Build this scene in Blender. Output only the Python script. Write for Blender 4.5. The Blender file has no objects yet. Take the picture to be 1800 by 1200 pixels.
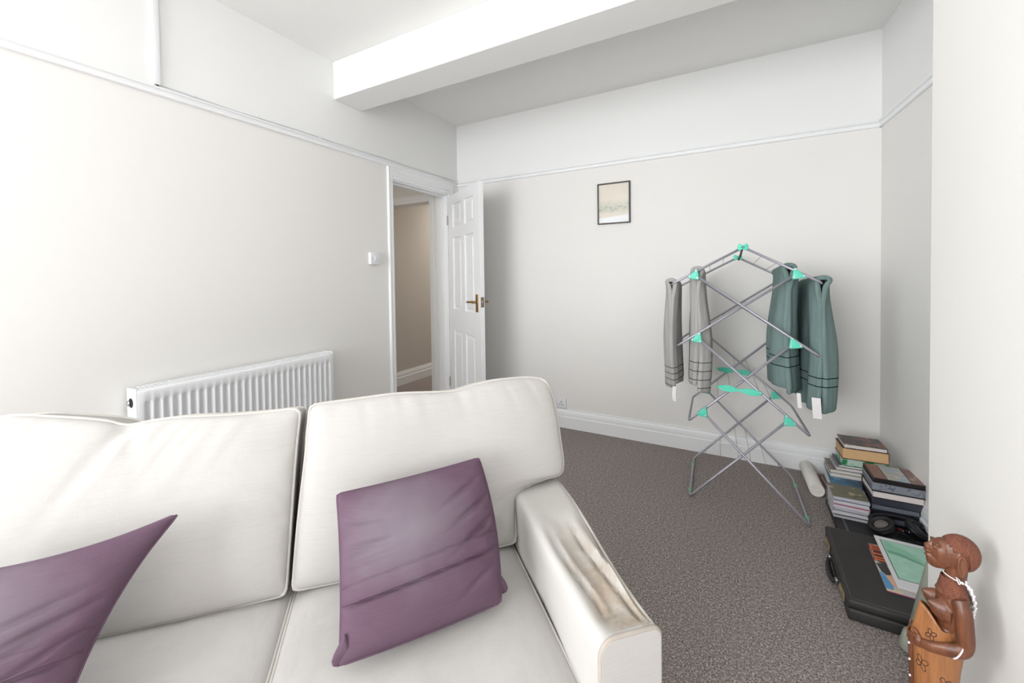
import bpy, bmesh, math, random
from mathutils import Vector, Matrix, noise
R = math.radians
random.seed(7)
SC = bpy.context.scene
COL = SC.collection

# ------------------------------------------------------------------ camera, world, light, exposure
cam_d = bpy.data.cameras.new('camera')
cam_d.sensor_width = 36.0
cam_d.lens = 36.0 * 715.54 / 1800.0
cam_d.shift_y = -100.33 / 1800.0
cam_d.clip_start = 0.02
cam = bpy.data.objects.new('camera', cam_d)
COL.objects.link(cam)
F0 = Vector((-0.48104, 0.87643, -0.02152)).normalized()
R0 = Vector((0.8766, 0.4810, -0.0130)).normalized()
R0 = (R0 - F0 * R0.dot(F0)).normalized()
U0 = R0.cross(F0)
m = Matrix((R0, U0, -F0)).transposed().to_4x4()
m.translation = (0, 0, 1.2839)
cam.matrix_world = m
SC.camera = cam

SC.view_settings.view_transform = 'Standard'
SC.view_settings.look = 'None'
SC.view_settings.gamma = 1.0
SC.view_settings.use_curve_mapping = False
SC.view_settings.exposure = -0.05
SC.render.film_transparent = False

wd = bpy.data.worlds.new('daylight')
SC.world = wd
wd.use_nodes = True
wd.node_tree.nodes['Background'].inputs[0].default_value = (0.93, 0.97, 1.0, 1)
wd.node_tree.nodes['Background'].inputs[1].default_value = 1.2


def area(name, loc, rot, sx, sy, power, col=(1, 1, 1)):
    l = bpy.data.lights.new(name, 'AREA')
    l.shape = 'RECTANGLE'
    l.size, l.size_y, l.energy, l.color = sx, sy, power, col
    o = bpy.data.objects.new(name, l)
    o.location, o.rotation_euler = loc, rot
    COL.objects.link(o)
    return o


# daylight through the big front window behind the camera, then added fill lamps
area('daylight_front_window', (-1.3, -3.46, 1.55), (R(90), 0, 0), 2.1, 1.9, 138, (0.96, 0.98, 1.0))
area('added_side_fill', (-2.62, -1.2, 1.5), (R(90), 0, R(-90)), 1.6, 1.5, 82, (0.96, 0.98, 1.0))  # fill through an added, unseen side window, to even out the walls
area('added_ceiling_fill', (-1.7, -2.85, 0.4), (R(180), 0, 0), 0.6, 0.5, 42, (0.96, 0.98, 1.0))  # unseen fill added behind the camera, bounced up to lift the ceiling
area('added_hall_fill_near', (-2.95, 2.0, 2.45), (0, 0, 0), 0.4, 0.4, 5, (1.0, 0.95, 0.88))  # unseen lamp added to brighten the near part of the hall
area('added_hall_fill', (-3.0, 4.9, 2.45), (0, 0, 0), 0.5, 0.5, 20, (1.0, 0.96, 0.91))  # unseen lamp added to brighten the hall beyond the doorway


# ------------------------------------------------------------------ materials
def lin(c):
    return tuple(((v / 255.0) / 12.92 if v / 255.0 <= 0.04045 else ((v / 255.0 + 0.055) / 1.055) ** 2.4) for v in c) + (1.0,)


_mats = {}


class NT:
    def __init__(s, name):
        s.m = bpy.data.materials.new(name)
        s.m.use_nodes = True
        s.t = s.m.node_tree
        s.b = s.t.nodes['Principled BSDF']

    def n(s, typ, **kw):
        x = s.t.nodes.new(typ)
        for k, v in kw.items():
            setattr(x, k, v)
        return x

    def l(s, a, b):
        s.t.links.new(a, b)

    def coord(s, scale=(1, 1, 1), kind='Object', rot=(0, 0, 0)):
        c = s.n('ShaderNodeTexCoord')
        mp = s.n('ShaderNodeMapping')
        mp.inputs['Scale'].default_value = scale
        mp.inputs['Rotation'].default_value = rot
        s.l(c.outputs[kind], mp.inputs[0])
        return mp.outputs[0]

    def noise(s, vec, scale, detail=3, rough=0.55):
        x = s.n('ShaderNodeTexNoise')
        x.inputs['Scale'].default_value = scale
        x.inputs['Detail'].default_value = detail
        x.inputs['Roughness'].default_value = rough
        s.l(vec, x.inputs['Vector'])
        return x.outputs['Fac']

    def ramp(s, fac, stops, interp='LINEAR'):
        x = s.n('ShaderNodeValToRGB')
        e = x.color_ramp.elements
        x.color_ramp.interpolation = interp
        while len(e) < len(stops):
            e.new(0.5)
        for i, (p, c) in enumerate(stops):
            e[i].position = p
            e[i].color = lin(c) if not isinstance(c, float) else (c, c, c, 1)
        s.l(fac, x.inputs[0])
        return x.outputs[0]

    def mix(s, fac, a, b, typ='MIX'):
        x = s.n('ShaderNodeMix', data_type='RGBA', blend_type=typ)
        for sock, v in ((0, fac), (6, a), (7, b)):
            if hasattr(v, 'is_output'):
                s.l(v, x.inputs[sock])
            else:
                x.inputs[sock].default_value = v if sock == 0 else lin(v)
        return x.outputs[2]

    def math(s, op, a, b=0.0, c=0.0):
        x = s.n('ShaderNodeMath', operation=op)
        for i, v in enumerate((a, b, c)):
            if hasattr(v, 'is_output'):
                s.l(v, x.inputs[i])
            else:
                x.inputs[i].default_value = v
        return x.outputs[0]

    def bump(s, h, strength=0.3, dist=0.002):
        x = s.n('ShaderNodeBump')
        x.inputs['Strength'].default_value = strength
        x.inputs['Distance'].default_value = dist
        s.l(h, x.inputs['Height'])
        s.l(x.outputs[0], s.b.inputs['Normal'])

    def base(s, c):
        if hasattr(c, 'is_output'):
            s.l(c, s.b.inputs['Base Color'])
        else:
            s.b.inputs['Base Color'].default_value = lin(c)

    def xyz(s, vec):
        x = s.n('ShaderNodeSeparateXYZ')
        s.l(vec, x.inputs[0])
        return x.outputs


def M(name, col, rough=0.6, metal=0.0, spec=0.5, bump=None, var=None):
    """plain material with faint tone variation and optional fine relief"""
    if name in _mats:
        return _mats[name]
    t = NT(name)
    t.b.inputs['Roughness'].default_value = rough
    t.b.inputs['Metallic'].default_value = metal
    t.b.inputs['Specular IOR Level'].default_value = spec
    v = t.coord()
    sc, am = var if var else (3.0, 4)
    c2 = tuple(max(0, min(255, k - am)) for k in col)
    t.base(t.mix(t.noise(v, sc), col, c2))
    if bump:
        t.bump(t.noise(v, bump[0], 2), bump[1], 0.001)
    _mats[name] = t.m
    return t.m


def fabric(name, col, weave=900.0, dark=10, rough=0.9, strength=0.25, fade=None):
    if name in _mats:
        return _mats[name]
    t = NT(name)
    t.b.inputs['Roughness'].default_value = rough
    t.b.inputs['Specular IOR Level'].default_value = 0.15
    v1 = t.coord((1, 1, 9))
    v2 = t.coord((9, 1, 1))
    a, b = t.noise(v1, weave / 9, 2), t.noise(v2, weave / 9, 2)
    w = t.math('ADD', a, b)
    lo = tuple(max(0, k - dark) for k in col)
    c = t.mix(t.math('MULTIPLY', w, 0.5), lo, tuple(min(255, k + dark // 2) for k in col))
    blot = t.noise(t.coord(), 5.0, 3)
    c = t.mix(t.ramp(blot, [(0.35, 0.0), (0.75, 0.35)]), c, tuple(max(0, k - dark) for k in col))
    slub = t.noise(t.coord((3, 3, 70)), 5, 3)
    c = t.mix(t.ramp(slub, [(0.45, 0.0), (0.75, 0.4)]), c, tuple(max(0, k - 2 * dark) for k in col))
    if fade:
        fc, cen, rad = fade
        vm = t.n('ShaderNodeVectorMath', operation='DISTANCE')
        vm.inputs[1].default_value = cen
        t.l(t.coord(), vm.inputs[0])
        f = t.math('ADD', t.math('DIVIDE', vm.outputs['Value'], rad), t.math('MULTIPLY', t.math('SUBTRACT', blot, 0.5), 1.2))
        c = t.mix(t.ramp(f, [(0.15, 0.85), (1.0, 0.0)]), c, fc)
    t.base(c)
    t.bump(w, strength, 0.0006)
    _mats[name] = t.m
    return t.m


WALL = M('cream_wall_paint', (241, 239, 236), 0.85, bump=(160, 0.05), var=(1.3, 3), spec=0.2)
WHITEP = M('white_wall_paint', (243, 243, 242), 0.85, bump=(160, 0.05), var=(1.3, 2), spec=0.2)
CEIL = M('white_ceiling_paint', (245, 245, 243), 0.9, bump=(120, 0.05), var=(1.0, 2), spec=0.15)
GLOSSW = M('white_gloss_paint', (245, 246, 247), 0.35, var=(4, 2))
RADW = M('white_radiator_enamel', (240, 241, 243), 0.3, var=(4, 1))
PLAST = M('white_plastic', (238, 238, 241), 0.35, var=(8, 2))
DARK = M('dark_recess', (34, 30, 34), 0.8)
BRASS = M('brass', (176, 140, 88), 0.3, 0.9)
BRASSD = M('dull_brass', (142, 130, 106), 0.45, 0.4)
BLACKF = M('black_painted_wood', (58, 50, 48), 0.45)
STEEL = M('grey_coated_tube', (176, 174, 184), 0.35, 0.45, var=(30, 14))
TEAL = M('teal_plastic', (92, 212, 184), 0.4, var=(12, 6))
TEALD = M('muted_green_plastic', (132, 178, 150), 0.5, var=(12, 6))
WIRE = M('pale_wire', (150, 148, 150), 0.5)
RIVET = M('bright_rivet', (226, 228, 230), 0.25, 0.6)
CHROME = M('chrome', (200, 200, 205), 0.2, 1.0)
BLACKP = M('black_plastic', (26, 26, 29), 0.4)
BLACKM = M('black_leatherette', (52, 50, 50), 0.55, bump=(500, 0.35), var=(14, 10))
PAPER = M('book_pages', (226, 220, 212), 0.8, bump=(900, 0.2), var=(60, 14))
TAN = M('tan_pages', (222, 184, 138), 0.85, var=(80, 16))
CREAMW = fabric('cream_sofa_linen', (190, 187, 184), dark=8)
PIPING = fabric('cream_piping', (198, 194, 188), dark=6)
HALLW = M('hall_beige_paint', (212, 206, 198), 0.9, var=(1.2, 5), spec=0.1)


def carpet_material():
    t = NT('grey_fleck_carpet')
    t.b.inputs['Roughness'].default_value = 1.0
    t.b.inputs['Specular IOR Level'].default_value = 0.05
    v = t.coord()
    n1, n2 = t.noise(v, 175, 3, 0.75), t.noise(v, 80, 2, 0.6)
    c = t.ramp(n1, [(0.33, (66, 60, 60)), (0.47, (152, 142, 139)), (0.55, (192, 182, 178)), (0.67, (248, 240, 234))])
    c2 = t.mix(t.ramp(n2, [(0.38, 0.0), (0.66, 0.55)]), c, (112, 103, 100))
    t.base(t.mix(t.ramp(t.noise(v, 3.0, 3), [(0.35, 0.0), (0.7, 0.22)]), c2, (160, 147, 140)))
    t.bump(t.math('ADD', n1, t.math('MULTIPLY', n2, 0.5)), 0.9, 0.006)
    return t.m


CARPET = carpet_material()


# ------------------------------------------------------------------ mesh helpers
def obj(name, bm, mat, parent=None, smooth=False, recalc=True):
    if recalc:
        bmesh.ops.recalc_face_normals(bm, faces=bm.faces[:])
    me = bpy.data.meshes.new(name)
    bm.to_mesh(me)
    bm.free()
    for k in (mat if isinstance(mat, (list, tuple)) else [mat]):
        me.materials.append(k)
    if smooth:
        me.polygons.foreach_set('use_smooth', [True] * len(me.polygons))
    o = bpy.data.objects.new(name, me)
    COL.objects.link(o)
    if parent:
        o.parent = parent
    return o


def sharp(o, ang=40):
    """smooth shading that keeps hard edges hard"""
    me = o.data
    bm = bmesh.new()
    bm.from_mesh(me)
    for f in bm.faces:
        f.smooth = True
    for e in bm.edges:
        if len(e.link_faces) == 2 and e.calc_face_angle(0) > R(ang):
            e.smooth = False
    bm.to_mesh(me)
    bm.free()
    return o


def tag(o, label, cat, group=None, kind=None):
    o['label'] = label
    o['category'] = cat
    if group:
        o['group'] = group
    if kind:
        o['kind'] = kind
    return o


def thing(name, label, cat, loc=(0, 0, 0), rz=0.0, group=None):
    o = bpy.data.objects.new(name, None)
    o.empty_display_size = 0.05
    COL.objects.link(o)
    o.location, o.rotation_euler = loc, (0, 0, rz)
    return tag(o, label, cat, group)


def structure(o):
    o['kind'] = 'structure'
    return o


def box(bm, lo, hi, bevel=0.0, mat=0, M4=None, segs=2):
    vs = [bm.verts.new((x, y, z)) for x in (lo[0], hi[0]) for y in (lo[1], hi[1]) for z in (lo[2], hi[2])]
    idx = [(0, 1, 3, 2), (4, 6, 7, 5), (0, 4, 5, 1), (2, 3, 7, 6), (0, 2, 6, 4), (1, 5, 7, 3)]
    fs = [bm.faces.new([vs[i] for i in q]) for q in idx]
    for f in fs:
        f.material_index = mat
    if M4 is not None:
        for v in vs:
            v.co = M4 @ v.co
    if bevel > 0:
        es = list({e for f in fs for e in f.edges})
        bmesh.ops.recalc_face_normals(bm, faces=fs)
        r = bmesh.ops.bevel(bm, geom=es, offset=bevel, segments=segs, profile=0.5, affect='EDGES')
        for f in r['faces']:
            f.material_index = mat
    return vs


def boxo(name, lo, hi, mat, parent=None, bevel=0.0, segs=2):
    bm = bmesh.new()
    box(bm, lo, hi, bevel, segs=segs)
    return sharp(obj(name, bm, mat, parent), 50) if bevel else obj(name, bm, mat, parent)


def tube(bm, pts, r, seg=8, closed=False, caps=True, mat=0):
    pts = [Vector(p) for p in pts]
    n = len(pts)
    rad = r if isinstance(r, (list, tuple)) else [r] * n
    tan = []
    for i in range(n):
        a = pts[(i - 1) % n] if (closed or i > 0) else pts[i]
        b = pts[(i + 1) % n] if (closed or i < n - 1) else pts[i]
        d = b - a
        tan.append(d.normalized() if d.length > 1e-9 else Vector((0, 0, 1)))
    ref = Vector((0, 0, 1)) if abs(tan[0].z) < 0.9 else Vector((1, 0, 0))
    u = tan[0].cross(ref).normalized()
    rings = []
    for i in range(n):
        u = u - tan[i] * u.dot(tan[i])
        u = u.normalized() if u.length > 1e-6 else tan[i].orthogonal().normalized()
        w = tan[i].cross(u)
        rings.append([bm.verts.new(pts[i] + (u * math.cos(2 * math.pi * k / seg) + w * math.sin(2 * math.pi * k / seg)) * rad[i]) for k in range(seg)])
    for i in range(n if closed else n - 1):
        a, b = rings[i], rings[(i + 1) % n]
        off = 0
        if closed and i == n - 1:
            off = min(range(seg), key=lambda o: (a[0].co - b[o % seg].co).length)
        for k in range(seg):
            f = bm.faces.new((a[k], a[(k + 1) % seg], b[(k + 1 + off) % seg], b[(k + off) % seg]))
            f.smooth = True
            f.material_index = mat
    if caps and not closed:
        for ring in (rings[0], rings[-1]):
            f = bm.faces.new(ring)
            f.material_index = mat
    return rings


def tubeo(name, pts, r, mat, parent=None, seg=8, closed=False):
    bm = bmesh.new()
    tube(bm, pts, r, seg, closed)
    return obj(name, bm, mat, parent)


def bend(pts, rad, n=5):
    """round the corners of a polyline"""
    pts = [Vector(p) for p in pts]
    out = [pts[0]]
    for i in range(1, len(pts) - 1):
        a, b, c = pts[i - 1], pts[i], pts[i + 1]
        d1, d2 = (a - b), (c - b)
        k = min(rad, d1.length * 0.45, d2.length * 0.45)
        p, q = b + d1.normalized() * k, b + d2.normalized() * k
        for j in range(n + 1):
            t = j / n
            out.append(p * (1 - t) ** 2 + b * 2 * t * (1 - t) + q * t * t)
    out.append(pts[-1])
    return out


def prism(bm, poly, h, M4=None, mat=0, bevel=0.0):
    """extrude a flat outline (x, y) from z 0 to h"""
    a = [bm.verts.new((x, y, 0)) for x, y in poly]
    b = [bm.verts.new((x, y, h)) for x, y in poly]
    fs = [bm.faces.new(list(reversed(a))), bm.faces.new(b)]
    n = len(poly)
    for i in range(n):
        fs.append(bm.faces.new((a[i], a[(i + 1) % n], b[(i + 1) % n], b[i])))
    for f in fs:
        f.material_index = mat
    if bevel:
        es = list(fs[1].edges) + list(fs[0].edges)
        r = bmesh.ops.bevel(bm, geom=es, offset=bevel, segments=2, profile=0.5, affect='EDGES')
        vs = list({v for f in fs if f.is_valid for v in f.verts} | {v for f in r['faces'] for v in f.verts})
    else:
        vs = a + b
    if M4 is not None:
        for v in vs:
            v.co = M4 @ v.co


def profile_run(bm, prof, p0, p1, inward):
    """sweep a moulding profile [(out, z)] along a wall line p0 -> p1"""
    p0, p1, w = Vector(p0), Vector(p1), Vector(inward).normalized()
    A = [bm.verts.new(p0 + w * o + Vector((0, 0, z))) for o, z in prof]
    B = [bm.verts.new(p1 + w * o + Vector((0, 0, z))) for o, z in prof]
    n = len(prof)
    for i in range(n):
        bm.faces.new((A[i], A[(i + 1) % n], B[(i + 1) % n], B[i]))
    bm.faces.new(A)
    bm.faces.new(list(reversed(B)))


def lathe(bm, prof, seg=16, M4=None, mat=0):
    rings = []
    for r, z in prof:
        rings.append([bm.verts.new((r * math.cos(2 * math.pi * k / seg), r * math.sin(2 * math.pi * k / seg), z)) for k in range(seg)])
    for a, b in zip(rings, rings[1:]):
        for k in range(seg):
            f = bm.faces.new((a[k], a[(k + 1) % seg], b[(k + 1) % seg], b[k]))
            f.smooth = True
            f.material_index = mat
    for rr in (rings[0], rings[-1]):
        f = bm.faces.new(rr)
        f.material_index = mat
    if M4 is not None:
        for rr in rings:
            for v in rr:
                v.co = M4 @ v.co


def loft(bm, rings, mat=0, cap=True, smooth=True):
    vr = [[bm.verts.new(p) for p in r] for r in rings]
    n = len(vr[0])
    for a, b in zip(vr, vr[1:]):
        for k in range(n):
            f = bm.faces.new((a[k], a[(k + 1) % n], b[(k + 1) % n], b[k]))
            f.smooth = smooth
            f.material_index = mat
    if cap:
        for r in (vr[0], vr[-1]):
            f = bm.faces.new(r)
            f.material_index = mat
    return vr


def sstep(a, b, x):
    t = max(0.0, min(1.0, (x - a) / (b - a)))
    return t * t * (3 - 2 * t)


def catmull(pts, t):
    """point at 0..1 on a smooth curve through the points, by length"""
    L = [0.0]
    for a, b in zip(pts, pts[1:]):
        L.append(L[-1] + (Vector(b) - Vector(a)).length)
    s = t * L[-1]
    i = 0
    while i < len(pts) - 2 and s > L[i + 1]:
        i += 1
    k = (s - L[i]) / max(1e-9, L[i + 1] - L[i])
    P = [Vector(pts[max(0, i - 1)]), Vector(pts[i]), Vector(pts[i + 1]), Vector(pts[min(len(pts) - 1, i + 2)])]
    return 0.5 * ((2 * P[1]) + (P[2] - P[0]) * k + (2 * P[0] - 5 * P[1] + 4 * P[2] - P[3]) * k * k + (3 * P[1] - P[0] - 3 * P[2] + P[3]) * k ** 3)


def coons(bot, rig, top, lef):
    """patch between four curves: bottom and top run left to right, left and right run upward"""
    c00, c10, c01, c11 = Vector(bot[0]), Vector(bot[-1]), Vector(top[0]), Vector(top[-1])

    def P(u, v):
        return ((1 - v) * catmull(bot, u) + v * catmull(top, u) + (1 - u) * catmull(lef, v) + u * catmull(rig, v)
                - ((1 - u) * (1 - v) * c00 + u * (1 - v) * c10 + (1 - u) * v * c01 + u * v * c11))
    return P


def cushion(name, P, N, W, H, front, back, half, rr, nu, nv, mat, parent, disp=None, power=4.0):
    """closed cushion body: bulging front and back sheets joined by a boxing band of 2*half; returns the object and its two rim loops"""
    def rounded(u, v):
        a, b = min(u, 1 - u) * W, min(v, 1 - v) * H
        if a < rr and b < rr:
            px, py = rr - a, rr - b
            l = math.hypot(px, py)
            if l > 1e-9:
                k = max(px, py) / l
                a, b = rr - px * k, rr - py * k
                u = a / W if u < 0.5 else 1 - a / W
                v = b / H if v < 0.5 else 1 - b / H
        return u, v
    bm = bmesh.new()
    G = {}
    us = [0.5 - 0.5 * math.cos(math.pi * (0.12 + 0.76 * i / nu)) for i in range(nu + 1)]
    us = [(x - us[0]) / (us[-1] - us[0]) for x in us]
    vs = [0.5 - 0.5 * math.cos(math.pi * (0.12 + 0.76 * j / nv)) for j in range(nv + 1)]
    vs = [(x - vs[0]) / (vs[-1] - vs[0]) for x in vs]
    for side in (1, -1):
        for i in range(nu + 1):
            for j in range(nv + 1):
                u, v = rounded(us[i], vs[j])
                f = (1 - abs(2 * u - 1) ** power) * (1 - abs(2 * v - 1) ** power)
                h = (front if side > 0 else back) * (max(f, 0) ** 0.6)
                p = P(u, v)
                d = disp(u, v, f) if (disp and side > 0) else 0.0
                G[side, i, j] = bm.verts.new(p + N * (side * half + side * h + d))
    for side in (1, -1):
        for i in range(nu):
            for j in range(nv):
                q = (G[side, i, j], G[side, i + 1, j], G[side, i + 1, j + 1], G[side, i, j + 1])
                bm.faces.new(q if side > 0 else tuple(reversed(q)))
    loop = [(i, 0) for i in range(nu)] + [(nu, j) for j in range(nv)] + [(i, nv) for i in range(nu, 0, -1)] + [(0, j) for j in range(nv, 0, -1)]
    rims = [[G[s, i, j].co.copy() for i, j in loop] for s in (1, -1)]
    if half > 0:
        for k in range(len(loop)):
            a, b = loop[k], loop[(k + 1) % len(loop)]
            bm.faces.new((G[1, a[0], a[1]], G[-1, a[0], a[1]], G[-1, b[0], b[1]], G[1, b[0], b[1]]))
    else:
        bmesh.ops.remove_doubles(bm, verts=bm.verts[:], dist=1e-5)
    o = obj(name, bm, mat, parent, smooth=True)
    sharp(o, 60)
    return o, rims


def thin(loop, d):
    out = [loop[0]]
    for p in loop[1:]:
        if (p - out[-1]).length >= d:
            out.append(p)
    return out


# ------------------------------------------------------------------ room
XL, YB, ZC = -2.342, 3.2, 2.716          # left wall, back wall, ceiling
XC, YC = 0.499, 1.63                     # chimney breast face and its far corner
YF = -3.2                                # front wall, behind the camera
ZR = 2.156                               # paint changes behind the picture rail


def wall_box(bm, lo, hi):
    """cream below the rail, white above"""
    if lo[2] < ZR < hi[2]:
        box(bm, lo, (hi[0], hi[1], ZR), mat=0)
        box(bm, (lo[0], lo[1], ZR), hi, mat=1)
    else:
        box(bm, lo, hi, mat=0 if hi[2] <= ZR else 1)


bm = bmesh.new()
box(bm, (XL - 0.02, YF - 0.1, -0.06), (1.1, YB + 0.1, 0))
structure(obj('floor', bm, CARPET))
bm = bmesh.new()
box(bm, (XL - 0.12, YF - 0.1, ZC), (1.1, YB + 0.1, ZC + 0.08))
structure(obj('ceiling', bm, CEIL))
D0, D1, DZ = 2.345, 3.05, 2.045          # doorway
bm = bmesh.new()
wall_box(bm, (XL - 0.12, -0.3, 0), (XL, D0, ZC))
wall_box(bm, (XL - 0.12, D1, 0), (XL, YB + 0.1, ZC))
wall_box(bm, (XL - 0.12, D0, DZ), (XL, D1, ZC))
wall_box(bm, (XL - 0.12, YF, 0), (XL, -2.1, ZC))
wall_box(bm, (XL - 0.12, -2.1, 0), (XL, -0.3, 0.75))
wall_box(bm, (XL - 0.12, -2.1, 2.3), (XL, -0.3, ZC))
structure(obj('wall_left', bm, [WALL, WHITEP]))
bm = bmesh.new()
wall_box(bm, (XL, YB, 0), (1.1, YB + 0.1, ZC))
structure(obj('wall_back', bm, [WALL, WHITEP]))


def quad_wall(bm, p0, p1, thick, z0, z1, mat):
    """upright slab from p0 to p1 (its room face), thickness to the +x side"""
    d = Vector((p1[0] - p0[0], p1[1] - p0[1], 0)).normalized()
    n = Vector((d.y, -d.x, 0))
    if n.x < 0:
        n = -n
    q = [Vector((*p0, 0)), Vector((*p1, 0)), Vector((*p1, 0)) + n * thick, Vector((*p0, 0)) + n * thick]
    a = [bm.verts.new((v.x, v.y, z0)) for v in q]
    b = [bm.verts.new((v.x, v.y, z1)) for v in q]
    for f in ([bm.faces.new(a), bm.faces.new(b)] + [bm.faces.new((a[i], a[(i + 1) % 4], b[(i + 1) % 4], b[i])) for i in range(4)]):
        f.material_index = mat


RW0, RW1 = (0.764, YB), (0.862, YC - 0.1)          # the alcove side wall is slightly out of square
bm = bmesh.new()
quad_wall(bm, RW0, RW1, 0.1, 0, ZR, 0)
quad_wall(bm, RW0, RW1, 0.1, ZR, ZC, 1)
structure(obj('wall_right', bm, [WALL, WHITEP]))
bm = bmesh.new()
box(bm, (XC, 0.15, 0), (1.0, YC, ZC), 0.004)
structure(obj('wall_chimney', bm, [M('chimney_wall_paint', (232, 230, 226), 0.85, bump=(160, 0.05), var=(1.3, 3), spec=0.2)]))
bm = bmesh.new()
wall_box(bm, (0.9, YF, 0), (1.0, 0.15, ZC))
structure(obj('wall_side', bm, [WALL, WHITEP]))
bm = bmesh.new()
wall_box(bm, (XL - 0.12, YF - 0.12, 0), (-2.3, YF, ZC))
wall_box(bm, (0.2, YF - 0.12, 0), (1.0, YF, ZC))
wall_box(bm, (-2.3, YF - 0.12, 0), (0.2, YF, 0.6))
wall_box(bm, (-2.3, YF - 0.12, 2.5), (0.2, YF, ZC))
structure(obj('wall_front', bm, [WALL, WHITEP]))


def window(name, lo, hi, axis, bars):
    root = bpy.data.objects.new(name, None)
    COL.objects.link(root)
    structure(root)
    (u0, z0), (u1, z1) = lo, hi
    def bar(n, a0, b0, a1, b1):
        if axis[0] == 'y':
            boxo(n, (a0, axis[1], b0), (a1, axis[1] + 0.06, b1), GLOSSW, root, 0.004)
        else:
            boxo(n, (axis[1], a0, b0), (axis[1] + 0.06, a1, b1), GLOSSW, root, 0.004)
    bar('frame', u0, z0, u1, z0 + 0.05)
    bar('frame', u0, z1 - 0.05, u1, z1)
    bar('frame', u0, z0 + 0.05, u0 + 0.05, z1 - 0.05)
    bar('frame', u1 - 0.05, z0 + 0.05, u1, z1 - 0.05)
    for b in bars:
        bar('mullion', b - 0.02, z0 + 0.05, b + 0.02, z1 - 0.05)


window('window_1', (-2.3, 0.6), (0.2, 2.5), ('y', YF - 0.1), (-1.47, -0.63))
window('added_side_window', (-2.1, 0.75), (-0.3, 2.3), ('x', XL - 0.1), (-1.2,))  # unseen window, added to let side fill into the room

bm = bmesh.new()
box(bm, (XL, 1.833, 2.47), (1.0, 2.062, ZC), 0.004)
structure(obj('ceiling_beam', bm, [CEIL]))

# picture rail and skirting
RAIL = [(0, 2.137), (0.012, 2.137), (0.016, 2.141), (0.016, 2.150), (0.011, 2.154), (0.013, 2.160), (0.024, 2.166), (0.024, 2.172), (0.015, 2.176), (0, 2.176)]
SKIRT = [(0, 0), (0.022, 0), (0.022, 0.092), (0.016, 0.098), (0.016, 0.118), (0.013, 0.135), (0.008, 0.148), (0.008, 0.156), (0, 0.158)]
rd = (Vector(RW1) - Vector(RW0)).normalized()
rn = Vector((rd.y, -rd.x, 0))
if rn.x > 0:
    rn = -rn


def run(name, prof, p0, p1, inward):
    bm = bmesh.new()
    profile_run(bm, prof, p0, p1, inward)
    return structure(obj(name, bm, GLOSSW))


run('trim_1', RAIL, (XL, -0.3, 0), (XL, YB, 0), (1, 0, 0))
run('trim_2', RAIL, (XL, YB, 0), (RW0[0], YB, 0), (0, -1, 0))
run('trim_3', RAIL, (*RW0, 0), (*RW1, 0), rn)
run('baseboard_left', SKIRT, (XL, YF, 0), (XL, D0 - 0.06, 0), (1, 0, 0))
run('baseboard_back', SKIRT, (XL, YB, 0), (RW0[0], YB, 0), (0, -1, 0))
run('baseboard_right', SKIRT, (*RW0, 0), (*RW1, 0), rn)
bm = bmesh.new()
profile_run(bm, SKIRT, (XC, 0.15, 0), (XC, YC + 0.022, 0), (-1, 0, 0))
profile_run(bm, SKIRT, (XC - 0.022, YC, 0), (0.84, YC, 0), (0, 1, 0))
structure(obj('baseboard_chimney', bm, GLOSSW))

# door surround: lining, stop and moulded architrave
ARCH = [(0, 0), (0.0, 0.012), (0.006, 0.016), (0.020, 0.016), (0.026, 0.012), (0.034, 0.018), (0.048, 0.020), (0.052, 0.016), (0.052, 0)]


def arch_bar(bm, p0, p1, across, out):
    """moulded bar from p0 to p1; profile spreads along 'across' and stands out along 'out'"""
    p0, p1, a, w = Vector(p0), Vector(p1), Vector(across), Vector(out)
    A = [bm.verts.new(p0 + a * s + w * o) for s, o in ARCH]
    B = [bm.verts.new(p1 + a * s + w * o) for s, o in ARCH]
    n = len(ARCH)
    for i in range(n):
        bm.faces.new((A[i], A[(i + 1) % n], B[(i + 1) % n], B[i]))
    bm.faces.new(A)
    bm.faces.new(list(reversed(B)))


bm = bmesh.new()
arch_bar(bm, (XL, D0, 0), (XL, D0, 2.137), (0, -1, 0), (1, 0, 0))
arch_bar(bm, (XL, D1, 0), (XL, D1, 2.137), (0, 1, 0), (1, 0, 0))
arch_bar(bm, (XL, D0, DZ), (XL, D1, DZ), (0, 0, 1), (1, 0, 0))
box(bm, (XL, D0, DZ + 0.052), (XL + 0.012, D1, 2.137))
box(bm, (XL, D1 + 0.052, DZ), (XL + 0.012, YB, 2.137))
structure(obj('trim_4', bm, GLOSSW))
bm = bmesh.new()
box(bm, (XL - 0.12, D0, 0), (XL, D0 + 0.012, DZ))
box(bm, (XL - 0.12, D1 - 0.012, 0), (XL, D1, DZ))
box(bm, (XL - 0.12, D0 + 0.012, DZ - 0.012), (XL, D1 - 0.012, DZ))
box(bm, (XL - 0.075, D0 + 0.012, 0), (XL - 0.045, D0 + 0.024, DZ - 0.012))
box(bm, (XL - 0.075, D1 - 0.024, 0), (XL - 0.045, D1 - 0.012, DZ - 0.012))
box(bm, (XL - 0.075, D0 + 0.024, DZ - 0.024), (XL - 0.045, D1 - 0.024, DZ - 0.012))
structure(obj('trim_5', bm, GLOSSW))

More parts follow.
